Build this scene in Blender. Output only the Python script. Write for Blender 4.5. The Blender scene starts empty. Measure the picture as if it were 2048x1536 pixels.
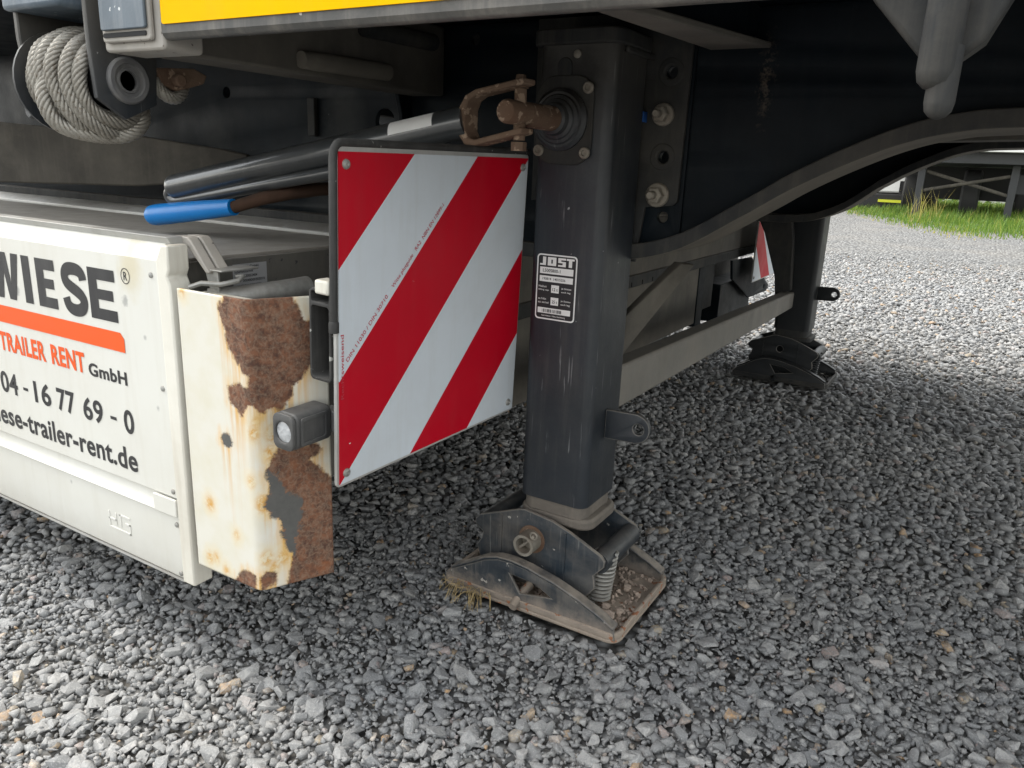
import bpy, bmesh, math, random
import numpy as np
from mathutils import Vector, Matrix
from math import radians, sin, cos, pi, sqrt

S = bpy.context.scene
COL = S.collection
random.seed(7)
RNG = np.random.default_rng(11)

# ------------------------------------------------------------------ camera
YAW, PITCH, ROLL = radians(-30.656), radians(15.937), radians(-2.332)
CAM = Vector((0.0, 0.0, 0.75))
fw = Vector((sin(YAW)*cos(PITCH), cos(YAW)*cos(PITCH), -sin(PITCH)))
rt = fw.cross(Vector((0, 0, 1))).normalized()
dn = fw.cross(rt)
rt2 = rt*cos(ROLL) + dn*sin(ROLL)
dn2 = -rt*sin(ROLL) + dn*cos(ROLL)
cd = bpy.data.cameras.new('camera')
cam = bpy.data.objects.new('camera', cd)
COL.objects.link(cam)
cam.matrix_world = Matrix(((rt2.x, -dn2.x, -fw.x, CAM.x), (rt2.y, -dn2.y, -fw.y, CAM.y),
                           (rt2.z, -dn2.z, -fw.z, CAM.z), (0, 0, 0, 1)))
cd.sensor_width = 36.0
cd.lens = 1539.4/2048*36
cd.clip_start = 0.02
cd.clip_end = 2000
S.camera = cam

# ------------------------------------------------------------------ sky, sun, exposure
SUN_EL, SUN_AZ = radians(56), radians(-92)       # azimuth measured from +Y towards +X
W = bpy.data.worlds.new('World'); S.world = W; W.use_nodes = True
nt = W.node_tree; nt.nodes.clear()
sky = nt.nodes.new('ShaderNodeTexSky'); sky.sky_type = 'NISHITA'; sky.sun_disc = False
sky.sun_elevation = SUN_EL; sky.sun_rotation = SUN_AZ
sky.air_density = 2.2; sky.dust_density = 1.5; sky.ozone_density = 1.0
hs = nt.nodes.new('ShaderNodeHueSaturation'); hs.inputs['Saturation'].default_value = 0.18
bg = nt.nodes.new('ShaderNodeBackground'); bg.inputs['Strength'].default_value = 0.15
ow = nt.nodes.new('ShaderNodeOutputWorld')
nt.links.new(sky.outputs[0], hs.inputs['Color']); nt.links.new(hs.outputs[0], bg.inputs['Color'])
nt.links.new(bg.outputs[0], ow.inputs['Surface'])
sl = bpy.data.lights.new('sun', 'SUN'); sl.energy = 1.5; sl.angle = radians(36); sl.color = (1.0, 0.95, 0.86)
so = bpy.data.objects.new('sun', sl); COL.objects.link(so)
sd = Vector((sin(SUN_AZ)*cos(SUN_EL), cos(SUN_AZ)*cos(SUN_EL), sin(SUN_EL)))
so.rotation_euler = sd.to_track_quat('Z', 'Y').to_euler()
so.location = (3, 12, 10)
S.view_settings.view_transform = 'Standard'; S.view_settings.look = 'None'
S.view_settings.gamma = 1.0; S.view_settings.use_curve_mapping = False
S.view_settings.exposure = 1.52
S.render.engine = 'CYCLES'

# ------------------------------------------------------------------ materials
MATS = {}
def new_mat(name):
    m = bpy.data.materials.new(name); m.use_nodes = True
    t = m.node_tree; t.nodes.clear()
    o = t.nodes.new('ShaderNodeOutputMaterial'); b = t.nodes.new('ShaderNodeBsdfPrincipled')
    t.links.new(b.outputs[0], o.inputs[0])
    MATS[name] = m
    return m, t, b
def N(t, kind, **kw):
    n = t.nodes.new('ShaderNode'+kind)
    for k, v in kw.items():
        if k in n.inputs: n.inputs[k].default_value = v
        else: setattr(n, k, v)
    return n
def coords(t, scale=(1, 1, 1)):
    c = N(t, 'TexCoord'); m = N(t, 'Mapping'); m.inputs['Scale'].default_value = scale
    t.links.new(c.outputs['Object'], m.inputs['Vector'])
    return m.outputs[0]
def noise(t, vec, scale, detail=5, rough=0.6):
    n = N(t, 'TexNoise'); n.inputs['Scale'].default_value = scale; n.inputs['Detail'].default_value = detail
    n.inputs['Roughness'].default_value = rough
    t.links.new(vec, n.inputs['Vector']); return n.outputs['Fac']
def ramp(t, fac, a, b, ca=(0, 0, 0, 1), cb=(1, 1, 1, 1)):
    r = N(t, 'ValToRGB'); e = r.color_ramp.elements
    e[0].position = a; e[0].color = ca; e[1].position = b; e[1].color = cb
    t.links.new(fac, r.inputs[0]); return r.outputs[0]
def mixc(t, fac, a, b):
    m = N(t, 'Mix', data_type='RGBA')
    for s, v in ((0, fac), (6, a), (7, b)):
        if hasattr(v, 'is_linked'): t.links.new(v, m.inputs[s])
        else: m.inputs[s].default_value = v if s == 0 else (*v, 1)
    return m.outputs[2]
def math_(t, op, a, b=None, clamp=False):
    m = N(t, 'Math', operation=op); m.use_clamp = clamp
    for i, v in ((0, a), (1, b)):
        if v is None: continue
        if hasattr(v, 'is_linked'): t.links.new(v, m.inputs[i])
        else: m.inputs[i].default_value = v
    return m.outputs[0]
def paint(name, col, col2=None, dust=(0.22, 0.19, 0.155), dust_amt=0.35, rough=0.45, metal=0.0, scale=9.0,
          streak=0.3, chips=None, chip_thr=0.70, bump=0.15, bump_scale=220, topdust=0.6, spec=0.5, scratch=None, coat=0.0, extra=None):
    """weathered paint: two tones, vertical dirt streaks, dust lying on upward faces, small chips"""
    m, t, b = new_mat(name)
    v = coords(t)
    col2 = col2 or tuple(c*0.7 for c in col)
    c = mixc(t, ramp(t, noise(t, v, scale, 6), 0.35, 0.7), col, col2)
    vs = coords(t, (1, 1, 0.07))
    st = ramp(t, noise(t, vs, 45, 4, 0.7), 0.5, 0.78)
    c = mixc(t, math_(t, 'MULTIPLY', st, streak), c, dust)
    d1 = ramp(t, noise(t, v, 5.5, 8, 0.7), 0.45, 0.8)
    c = mixc(t, math_(t, 'MULTIPLY', d1, dust_amt), c, dust)
    g = N(t, 'NewGeometry'); sx = N(t, 'SeparateXYZ'); t.links.new(g.outputs['Normal'], sx.inputs[0])
    up = math_(t, 'MULTIPLY', ramp(t, sx.outputs[2], 0.3, 0.95), topdust)
    c = mixc(t, math_(t, 'MULTIPLY', up, ramp(t, noise(t, v, 30, 5), 0.25, 0.6)), c, dust)
    if chips:
        cn = ramp(t, noise(t, v, 75, 3, 0.5), chip_thr, chip_thr+0.025)
        c = mixc(t, cn, c, chips)
    if scratch:
        sn = ramp(t, noise(t, coords(t, (1, 1, 0.035)), 230, 2, 0.5), 0.66, 0.70)
        sm = ramp(t, noise(t, v, 11, 4), 0.46, 0.62)
        c = mixc(t, math_(t, 'MULTIPLY', math_(t, 'MULTIPLY', sn, sm), 0.75), c, scratch)
    if extra: c = extra(t, v, c)
    if coat: b.inputs['Coat Weight'].default_value = coat; b.inputs['Coat Roughness'].default_value = 0.12
    t.links.new(c, b.inputs['Base Color'])
    rr = N(t, 'MapRange'); rr.inputs['To Min'].default_value = max(0.05, rough-0.12); rr.inputs['To Max'].default_value = min(1, rough+0.3)
    t.links.new(noise(t, v, 14, 6), rr.inputs['Value']); t.links.new(rr.outputs[0], b.inputs['Roughness'])
    b.inputs['Metallic'].default_value = metal; b.inputs['Specular IOR Level'].default_value = spec
    bp = N(t, 'Bump'); bp.inputs['Strength'].default_value = bump; bp.inputs['Distance'].default_value = 0.002
    t.links.new(noise(t, v, bump_scale, 4), bp.inputs['Height']); t.links.new(bp.outputs[0], b.inputs['Normal'])
    return m
def plain(name, col, rough=0.5, metal=0.0, var=0.12, scale=60, bump=0.0):
    m, t, b = new_mat(name); v = coords(t)
    c = mixc(t, noise(t, v, scale, 5), tuple(x*(1-var) for x in col), tuple(min(1, x*(1+var)) for x in col))
    t.links.new(c, b.inputs['Base Color']); b.inputs['Roughness'].default_value = rough; b.inputs['Metallic'].default_value = metal
    if bump:
        bp = N(t, 'Bump'); bp.inputs['Strength'].default_value = bump; bp.inputs['Distance'].default_value = 0.003
        t.links.new(noise(t, v, scale*3, 5), bp.inputs['Height']); t.links.new(bp.outputs[0], b.inputs['Normal'])
    return m

def blob(t, v, p, r0, r1, sc=(1, 1, 1), amp=0.02, ns=60):
    """1 inside a ragged spot of radius r0..r1 round p"""
    m_ = N(t, 'VectorMath', operation='SUBTRACT'); t.links.new(v, m_.inputs[0]); m_.inputs[1].default_value = p
    k_ = N(t, 'VectorMath', operation='MULTIPLY'); t.links.new(m_.outputs[0], k_.inputs[0]); k_.inputs[1].default_value = sc
    l_ = N(t, 'VectorMath', operation='LENGTH'); t.links.new(k_.outputs[0], l_.inputs[0])
    d_ = math_(t, 'ADD', l_.outputs['Value'], math_(t, 'MULTIPLY', math_(t, 'SUBTRACT', noise(t, v, ns, 5), 0.5), amp*2))
    return ramp(t, d_, r0, r1, (1, 1, 1, 1), (0, 0, 0, 1))
def web_marks(t, v, c):
    c = mixc(t, math_(t, 'MULTIPLY', blob(t, v, (-.316, 1.235, .885), .004, .035, (2.2, 0, .5), .03, 120), ramp(t, noise(t, v, 160, 4), .45, .6)), c, (0.075, 0.062, 0.05))
    for x_, z_, r_ in ((-1.22, .70, .10), (-1.15, .82, .09), (-1.55, .72, .12), (-1.0, .72, .08)):
        c = mixc(t, math_(t, 'MULTIPLY', blob(t, v, (x_, 1.235, z_), r_*.3, r_, (1.5, 0, .8), .05, 25), 0.45), c, (0.06, 0.062, 0.06))
    return c
def leg_marks(t, v, c):
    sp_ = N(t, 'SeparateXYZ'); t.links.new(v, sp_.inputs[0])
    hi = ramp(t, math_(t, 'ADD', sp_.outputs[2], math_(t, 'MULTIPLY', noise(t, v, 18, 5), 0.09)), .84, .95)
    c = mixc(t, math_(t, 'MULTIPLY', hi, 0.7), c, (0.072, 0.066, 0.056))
    c = mixc(t, math_(t, 'MULTIPLY', blob(t, v, (-.545, 1.09, .870), .014, .040, (1, 0, .75), .02, 50), 0.9), c, (0.012, 0.010, 0.008))
    c = mixc(t, math_(t, 'MULTIPLY', blob(t, v, (-.610, 1.09, .875), .010, .030, (1, 0, .5), .02, 50), 0.8), c, (0.012, 0.010, 0.008))
    return c
def panel_marks(t, v, c):
    c = mixc(t, math_(t, 'MULTIPLY', blob(t, v, (-.985, .63, .60), .008, .034, (1, 0, .6), .02, 40), 0.5), c, (0.52, 0.44, 0.24))
    for x_, z_, r_ in ((-1.003, .547, .007), (-1.285, .527, .008), (-.965, .50, .003), (-.95, .40, .0025), (-1.2, .225, .002), (-1.33, .36, .003)):
        c = mixc(t, math_(t, 'MULTIPLY', blob(t, v, (x_, .63, z_), r_*.5, r_, (1, 0, .8), r_*.8, 150), 0.75), c, (0.28, 0.28, 0.27))
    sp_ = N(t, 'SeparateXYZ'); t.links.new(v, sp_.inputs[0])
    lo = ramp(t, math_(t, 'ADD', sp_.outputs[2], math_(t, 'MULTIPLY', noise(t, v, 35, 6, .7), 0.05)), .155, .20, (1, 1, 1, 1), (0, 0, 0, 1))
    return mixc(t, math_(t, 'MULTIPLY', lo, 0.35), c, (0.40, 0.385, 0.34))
paint('letter_black', (0.02, 0.02, 0.022), (0.015, 0.015, 0.017), dust=(0.2, 0.2, 0.19), dust_amt=0.15, rough=0.45, streak=0.1, chips=(0.58, 0.57, 0.54), chip_thr=0.765, topdust=0, bump=0.02)
paint('chassis', (0.0065, 0.0105, 0.0145), (0.0045, 0.007, 0.0095), dust=(0.05, 0.047, 0.042), dust_amt=0.10, rough=0.42, streak=0.08, spec=0.10, extra=web_marks, chips=(0.25, 0.25, 0.24), chip_thr=0.79)
paint('chassis_dusty', (0.036, 0.037, 0.037), (0.024, 0.026, 0.028), dust=(0.105, 0.095, 0.08), dust_amt=0.6, rough=0.65, streak=0.4, topdust=0.8, spec=0.2)
paint('flange_dust', (0.17, 0.155, 0.13), (0.12, 0.11, 0.095), dust=(0.24, 0.215, 0.175), dust_amt=0.5, rough=0.8, streak=0.2, spec=0.2)
paint('underside', (0.10, 0.092, 0.078), (0.07, 0.065, 0.057), dust=(0.18, 0.16, 0.13), dust_amt=0.7, rough=0.8, streak=0.2)
paint('leg_paint', (0.022, 0.027, 0.034), (0.014, 0.018, 0.023), dust=(0.12, 0.112, 0.10), dust_amt=0.22, rough=0.36, streak=0.22, spec=0.45, scratch=(0.20, 0.205, 0.21), extra=leg_marks, chips=(0.34, 0.35, 0.35), chip_thr=0.755, scale=6)
paint('leg_head', (0.034, 0.035, 0.035), (0.020, 0.021, 0.022), dust=(0.11, 0.098, 0.078), dust_amt=0.5, rough=0.6, streak=0.35, spec=0.2)
def foot_marks(t, v, c):
    sp_ = N(t, 'SeparateXYZ'); t.links.new(v, sp_.inputs[0])
    lo = ramp(t, math_(t, 'ADD', sp_.outputs[2], math_(t, 'MULTIPLY', math_(t, 'SUBTRACT', noise(t, v, 28, 6, .7), .5), 0.10)), .006, .045, (1, 1, 1, 1), (0, 0, 0, 1))
    return mixc(t, math_(t, 'MULTIPLY', lo, 0.62), c, (0.30, 0.245, 0.195))
paint('far_leg', (0.016, 0.019, 0.022), (0.011, 0.013, 0.015), dust=(0.04, 0.036, 0.03), dust_amt=0.25, rough=0.4, streak=0.2, topdust=0.3, spec=0.3)  # darker copy of the leg paint; backlit silhouette put into the colour
paint('worn_edge', (0.17, 0.165, 0.155), (0.09, 0.09, 0.09), dust=(0.28, 0.24, 0.19), dust_amt=0.6, rough=0.5, metal=0.3, scale=50)
paint('foot_paint', (0.020, 0.030, 0.041), (0.013, 0.019, 0.026), scratch=(0.2, 0.2, 0.19), extra=foot_marks, dust=(0.27, 0.235, 0.195), dust_amt=0.55, rough=0.42, streak=0.35, chips=(0.33, 0.31, 0.28), chip_thr=0.70, topdust=1.0)
paint('collar_dirt', (0.15, 0.13, 0.11), (0.085, 0.078, 0.07), dust=(0.27, 0.235, 0.19), dust_amt=0.6, rough=0.8, bump=0.4)
paint('foot_dirty', (0.25, 0.21, 0.172), (0.15, 0.127, 0.107), dust=(0.42, 0.345, 0.275), dust_amt=0.8, rough=0.85, chips=(0.28, 0.12, 0.06), chip_thr=0.62, bump=0.5, topdust=0.9)
paint('rusty_iron', (0.125, 0.073, 0.048), (0.20, 0.145, 0.105), dust=(0.06, 0.035, 0.025), dust_amt=0.8, rough=0.85, streak=0.2, bump=0.5, chips=(0.30, 0.22, 0.16), chip_thr=0.58, topdust=0.1, spec=0.2)
paint('dark_rust', (0.045, 0.026, 0.018), (0.08, 0.045, 0.03), dust=(0.03, 0.02, 0.015), dust_amt=0.6, rough=0.85, spec=0.2)
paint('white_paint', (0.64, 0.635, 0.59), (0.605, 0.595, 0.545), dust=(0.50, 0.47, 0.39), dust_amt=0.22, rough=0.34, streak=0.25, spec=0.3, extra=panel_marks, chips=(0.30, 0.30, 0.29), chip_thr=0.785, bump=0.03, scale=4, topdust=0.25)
paint('cream_edge', (0.62, 0.60, 0.53), (0.70, 0.68, 0.61), dust=(0.35, 0.29, 0.21), dust_amt=0.3, rough=0.4, streak=0.4, bump=0.05)
paint('aluminium', (0.52, 0.52, 0.50), (0.42, 0.42, 0.41), dust=(0.30, 0.27, 0.23), dust_amt=0.5, rough=0.45, metal=0.5, streak=0.3, bump=0.1)
paint('zinc', (0.40, 0.40, 0.38), (0.27, 0.27, 0.26), dust=(0.25, 0.22, 0.18), dust_amt=0.5, rough=0.5, metal=0.6, bump=0.15, scale=80)
paint('bolt', (0.30, 0.28, 0.24), (0.20, 0.18, 0.15), dust=(0.24, 0.19, 0.14), dust_amt=0.6, rough=0.55, metal=0.4, scale=60)
paint('bed_wall', (0.085, 0.081, 0.074), (0.12, 0.115, 0.104), dust=(0.20, 0.18, 0.15), dust_amt=0.5, rough=0.7, streak=0.5, chips=(0.05, 0.05, 0.05), chip_thr=0.68)
paint('floor_ply', (0.31, 0.285, 0.25), (0.24, 0.22, 0.195), dust=(0.50, 0.46, 0.40), dust_amt=0.4, rough=0.75, streak=0.1, topdust=0.3, scale=20)
paint('beam_grey', (0.085, 0.078, 0.067), (0.055, 0.051, 0.045), dust=(0.16, 0.145, 0.12), dust_amt=0.7, rough=0.8, streak=0.3, spec=0.2)
paint('brace_grey', (0.20, 0.192, 0.175), (0.15, 0.144, 0.132), dust=(0.25, 0.225, 0.19), dust_amt=0.5, rough=0.7, streak=0.3, spec=0.3)
paint('rubber', (0.018, 0.018, 0.018), (0.035, 0.034, 0.032), dust=(0.14, 0.135, 0.125), dust_amt=0.3, rough=0.6, chips=(0.30, 0.30, 0.28), chip_thr=0.70, topdust=0.3)
paint('grey_plastic', (0.12, 0.12, 0.122), (0.085, 0.085, 0.088), dust=(0.28, 0.27, 0.25), dust_amt=0.35, rough=0.5, topdust=0.6)
paint('lamp_plastic', (0.05, 0.051, 0.053), (0.036, 0.037, 0.038), dust=(0.2, 0.19, 0.175), dust_amt=0.25, rough=0.5, topdust=0.4)
paint('rail_edge', (0.075, 0.073, 0.068), (0.04, 0.041, 0.042), dust=(0.32, 0.29, 0.25), dust_amt=0.5, rough=0.5, chips=(0.5, 0.49, 0.46), chip_thr=0.72)
paint('block_metal', (0.36, 0.34, 0.31), (0.25, 0.235, 0.21), dust=(0.42, 0.37, 0.31), dust_amt=0.6, rough=0.55, chips=(0.12, 0.10, 0.09), chip_thr=0.66)
paint('pocket_steel', (0.10, 0.135, 0.17), (0.065, 0.085, 0.105), dust=(0.35, 0.36, 0.37), dust_amt=0.25, rough=0.4, chips=(0.55, 0.57, 0.58), chip_thr=0.70)
paint('shaft_paint', (0.032, 0.037, 0.041), (0.022, 0.026, 0.03), coat=0.8, spec=0.6, dust=(0.20, 0.19, 0.17), dust_amt=0.18, rough=0.25, streak=0.1, chips=(0.35, 0.33, 0.29), chip_thr=0.74, topdust=0.15)
paint('yellow_film', (0.86, 0.46, 0.0), (0.83, 0.43, 0.0), dust=(0.5, 0.35, 0.05), dust_amt=0.12, rough=0.45, streak=0.1, spec=0.03, bump=0.02, topdust=0, chips=(0.3, 0.22, 0.02), chip_thr=0.80)
paint('red_film', (0.47, 0.0, 0.013), (0.43, 0.0, 0.012), dust=(0.30, 0.06, 0.06), dust_amt=0.18, rough=0.4, streak=0.12, spec=0.18, bump=0.03, bump_scale=420, topdust=0, chips=(0.62, 0.55, 0.52), chip_thr=0.775)
paint('white_film', (0.58, 0.63, 0.68), (0.54, 0.585, 0.63), dust=(0.40, 0.40, 0.37), dust_amt=0.25, rough=0.38, streak=0.22, spec=0.3, bump=0.05, bump_scale=420, topdust=0, chips=(0.08, 0.08, 0.075), chip_thr=0.77)
plain('black_print', (0.018, 0.018, 0.02), rough=0.45, var=0.2)
plain('orange_print', (0.74, 0.085, 0.002), rough=0.4, var=0.04)
plain('red_print', (0.45, 0.03, 0.05), rough=0.5)
plain('white_print', (0.78, 0.78, 0.77), rough=0.45, var=0.04)
plain('grey_print', (0.16, 0.16, 0.16), rough=0.5)
plain('sticker_grey', (0.34, 0.34, 0.345), rough=0.55)
plain('blue_grip', (0.003, 0.19, 0.56), rough=0.38, var=0.15, scale=30)
plain('dark_hole', (0.006, 0.006, 0.007), rough=0.8)
plain('chrome', (0.75, 0.75, 0.74), rough=0.15, metal=1.0)
plain('straw', (0.36, 0.27, 0.13), rough=0.8, var=0.4)
plain('soil', (0.37, 0.295, 0.24), rough=0.95, var=0.3, scale=90, bump=0.5)
plain('far_paint', (0.028, 0.03, 0.033), rough=0.5)
plain('far_white', (0.70, 0.70, 0.68), rough=0.4)
plain('far_yellow', (0.60, 0.62, 0.03), rough=0.4)
plain('tyre', (0.018, 0.018, 0.018), rough=0.8)
plain('blue_mark', (0.02, 0.10, 0.35), rough=0.5)
# wire rope
m, t, b = new_mat('rope_wire'); v = coords(t)
c = mixc(t, ramp(t, noise(t, v, 18, 5), 0.3, 0.7), (0.345, 0.33, 0.295), (0.21, 0.195, 0.168))
c = mixc(t, ramp(t, noise(t, v, 260, 3), 0.55, 0.7), c, (0.15, 0.12, 0.09))
t.links.new(c, b.inputs['Base Color']); b.inputs['Metallic'].default_value = 0.45; b.inputs['Roughness'].default_value = 0.5
# lamp lens
m, t, b = new_mat('lens'); b.inputs['Base Color'].default_value = (0.8, 0.82, 0.84, 1); b.inputs['Roughness'].default_value = 0.12
b.inputs['Transmission Weight'].default_value = 0.55
bp = N(t, 'Bump'); bp.inputs['Strength'].default_value = 0.6; bp.inputs['Distance'].default_value = 0.002
vo = N(t, 'TexVoronoi'); vo.inputs['Scale'].default_value = 160; t.links.new(coords(t), vo.inputs['Vector'])
t.links.new(vo.outputs['Distance'], bp.inputs['Height']); t.links.new(bp.outputs[0], b.inputs['Normal'])

def stone_nodes(name, use_object):
    m, t, b = new_mat(name)
    if use_object:
        oi = N(t, 'ObjectInfo'); r = oi.outputs['Random']
    else:
        at = N(t, 'Attribute', attribute_name='rnd'); r = at.outputs['Fac']
    cr = N(t, 'ValToRGB'); e = cr.color_ramp.elements
    stops = [(0.0, (0.175, 0.178, 0.182)), (0.25, (0.24, 0.243, 0.245)), (0.5, (0.295, 0.295, 0.292)), (0.75, (0.355, 0.35, 0.342)),
             (0.93, (0.41, 0.40, 0.385)), (0.955, (0.37, 0.27, 0.245)), (0.975, (0.42, 0.35, 0.24)), (0.99, (0.50, 0.27, 0.09)), (1.0, (0.58, 0.55, 0.50))]
    e[0].position, e[0].color = 0, (*stops[0][1], 1); e[1].position, e[1].color = 1, (*stops[-1][1], 1)
    for p, c in stops[1:-1]:
        q = e.new(p); q.color = (*c, 1)
    t.links.new(r, cr.inputs[0])
    g = N(t, 'NewGeometry')
    v = g.outputs['Position']
    c = mixc(t, ramp(t, noise(t, v, 160, 6, 0.7), 0.36, 0.68), cr.outputs[0], (0.19, 0.195, 0.20))
    c = mixc(t, math_(t, 'MULTIPLY', ramp(t, noise(t, v, 420, 4, 0.75), 0.54, 0.66), 0.6), c, (0.52, 0.52, 0.51))
    # pale stone dust that covers whole areas unevenly
    c = mixc(t, math_(t, 'MULTIPLY', ramp(t, noise(t, v, 3.0, 5), 0.4, 0.75), 0.28), c, (0.42, 0.40, 0.365))
    t.links.new(c, b.inputs['Base Color']); b.inputs['Roughness'].default_value = 0.85
    bp = N(t, 'Bump'); bp.inputs['Strength'].default_value = 0.7; bp.inputs['Distance'].default_value = 0.0025
    t.links.new(noise(t, v, 330, 5, 0.7), bp.inputs['Height']); t.links.new(bp.outputs[0], b.inputs['Normal'])
    return m
stone_nodes('gravel_stone', False); stone_nodes('single_stone', True)

# ground sheet (fines between the stones near by, gravel relief far away)
m, t, b = new_mat('ground_fines'); g = N(t, 'NewGeometry'); v = g.outputs['Position']
vo = N(t, 'TexVoronoi', voronoi_dimensions='2D'); vo.inputs['Scale'].default_value = 34; t.links.new(v, vo.inputs['Vector'])
sep = N(t, 'SeparateColor'); t.links.new(vo.outputs['Color'], sep.inputs[0])
cr = N(t, 'ValToRGB'); e = cr.color_ramp.elements
e[0].color = (0.11, 0.115, 0.12, 1); e[1].color = (0.36, 0.355, 0.34, 1)
t.links.new(sep.outputs[0], cr.inputs[0])
c = mixc(t, ramp(t, vo.outputs['Distance'], 0.28, 0.6), cr.outputs[0], (0.045, 0.043, 0.04))  # dark between the cells: shade of the gaps put into the colour
c = mixc(t, math_(t, 'MULTIPLY', ramp(t, noise(t, v, 0.9, 6), 0.45, 0.75), 0.3), c, (0.27, 0.24, 0.2))
t.links.new(c, b.inputs['Base Color']); b.inputs['Roughness'].default_value = 0.95
bp = N(t, 'Bump'); bp.inputs['Strength'].default_value = 1.0; bp.inputs['Distance'].default_value = 0.02
inv = math_(t, 'SUBTRACT', 1.0, vo.outputs['Distance'])
t.links.new(inv, bp.inputs['Height']); t.links.new(bp.outputs[0], b.inputs['Normal'])
# grass
m, t, b = new_mat('grass_blade'); at = N(t, 'Attribute', attribute_name='rnd')
cr = N(t, 'ValToRGB'); e = cr.color_ramp.elements
e[0].color = (0.06, 0.14, 0.015, 1); e[1].color = (0.46, 0.36, 0.13, 1)
q = e.new(0.55); q.color = (0.15, 0.24, 0.03, 1); q = e.new(0.8); q.color = (0.30, 0.30, 0.05, 1)
t.links.new(at.outputs['Fac'], cr.inputs[0]); t.links.new(cr.outputs[0], b.inputs['Base Color']); b.inputs['Roughness'].default_value = 0.6
tl = N(t, 'BsdfTranslucent'); t.links.new(cr.outputs[0], tl.inputs['Color']); ms = N(t, 'MixShader'); ms.inputs[0].default_value = 0.45
t.links.new(b.outputs[0], ms.inputs[1]); t.links.new(tl.outputs[0], ms.inputs[2])
for o_ in t.nodes:
    if o_.type == 'OUTPUT_MATERIAL': t.links.new(ms.outputs[0], o_.inputs[0])
# hedge leaf
m, t, b = new_mat('hedge_leaf'); at = N(t, 'Attribute', attribute_name='rnd')
t.links.new(ramp(t, at.outputs['Fac'], 0, 1, (0.015, 0.035, 0.01, 1), (0.06, 0.10, 0.025, 1)), b.inputs['Base Color'])

# rust post: paint / rust / primer by signed distance stored on the mesh
m, t, b = new_mat('rusted_white')
v = coords(t)
a_r = N(t, 'Attribute', attribute_name='rust_d').outputs['Fac']; a_p = N(t, 'Attribute', attribute_name='primer_d').outputs['Fac']
n1 = noise(t, v, 70, 8, 0.72); n2 = noise(t, v, 260, 5, 0.6); n3 = noise(t, v, 24, 6, 0.6)
jit = math_(t, 'ADD', math_(t, 'MULTIPLY', math_(t, 'SUBTRACT', n1, 0.5), 0.018), math_(t, 'MULTIPLY', math_(t, 'SUBTRACT', n2, 0.5), 0.004))
dr = math_(t, 'ADD', a_r, jit); dp_ = math_(t, 'ADD', a_p, math_(t, 'MULTIPLY', jit, 2.4))
white = mixc(t, ramp(t, n3, 0.4, 0.75), (0.66, 0.64, 0.57), (0.62, 0.59, 0.48))
# orange run-off around the rust edge and in vertical streaks
vs = coords(t, (1, 1, 0.12)); stn = ramp(t, noise(t, vs, 80, 5, 0.65), 0.42, 0.66)
halo = math_(t, 'MULTIPLY', ramp(t, dr, 0.0, 0.016, (1, 1, 1, 1), (0, 0, 0, 1)), math_(t, 'ADD', math_(t, 'MULTIPLY', stn, 0.8), 0.12), clamp=True)
white = mixc(t, halo, white, (0.68, 0.40, 0.10))
dripm = math_(t, 'MULTIPLY', N(t, 'Attribute', attribute_name='drip').outputs['Fac'], ramp(t, noise(t, coords(t, (1, 1, 0.05)), 130, 4, 0.6), 0.40, 0.62))
white = mixc(t, math_(t, 'MULTIPLY', dripm, 0.85, clamp=True), white, (0.60, 0.33, 0.07))
a_s = N(t, 'Attribute', attribute_name='stain_d').outputs['Fac']
sp = ramp(t, math_(t, 'ADD', a_s, math_(t, 'MULTIPLY', math_(t, 'SUBTRACT', n1, 0.5), 0.034)), -0.006, 0.006, (1, 1, 1, 1), (0, 0, 0, 1))
white = mixc(t, math_(t, 'MULTIPLY', sp, ramp(t, n1, 0.42, 0.56)), white, (0.50, 0.21, 0.03))
sp2 = ramp(t, math_(t, 'ADD', a_s, math_(t, 'MULTIPLY', math_(t, 'SUBTRACT', n1, 0.5), 0.02)), 0.0, 0.016, (1, 1, 1, 1), (0, 0, 0, 1))
white = mixc(t, math_(t, 'MULTIPLY', sp2, 0.32), white, (0.72, 0.52, 0.16))
rn = N(t, 'TexVoronoi', feature='DISTANCE_TO_EDGE'); rn.inputs['Scale'].default_value = 75
wv = N(t, 'VectorMath', operation='ADD'); nn = N(t, 'TexNoise'); nn.inputs['Scale'].default_value = 90; nn.inputs['Detail'].default_value = 5
t.links.new(v, nn.inputs['Vector'])
sc = N(t, 'VectorMath', operation='SCALE'); sc.inputs['Scale'].default_value = 0.03; t.links.new(nn.outputs['Color'], sc.inputs[0])
t.links.new(v, wv.inputs[0]); t.links.new(sc.outputs[0], wv.inputs[1]); t.links.new(wv.outputs[0], rn.inputs['Vector'])
rust = mixc(t, ramp(t, n1, 0.40, 0.60), (0.072, 0.034, 0.022), (0.185, 0.080, 0.042))
rust = mixc(t, math_(t, 'MULTIPLY', ramp(t, rn.outputs['Distance'], 0.0, 0.22, (1, 1, 1, 1), (0, 0, 0, 1)), math_(t, 'MULTIPLY', ramp(t, n2, 0.3, 0.6), 0.62)), rust, (0.235, 0.165, 0.115))
rust = mixc(t, ramp(t, n3, 0.62, 0.78), rust, (0.25, 0.085, 0.03))
primer = mixc(t, n1, (0.06, 0.06, 0.058), (0.12, 0.118, 0.11))
rm = ramp(t, dr, -0.0004, 0.0004, (1, 1, 1, 1), (0, 0, 0, 1)); pm = ramp(t, dp_, -0.0012, 0.0012, (1, 1, 1, 1), (0, 0, 0, 1))
metalc = mixc(t, pm, rust, primer)
t.links.new(mixc(t, rm, white, metalc), b.inputs['Base Color'])
rg = N(t, 'MapRange'); rg.inputs['To Min'].default_value = 0.30; rg.inputs['To Max'].default_value = 0.85
t.links.new(rm, rg.inputs['Value']); t.links.new(rg.outputs[0], b.inputs['Roughness'])
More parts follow.
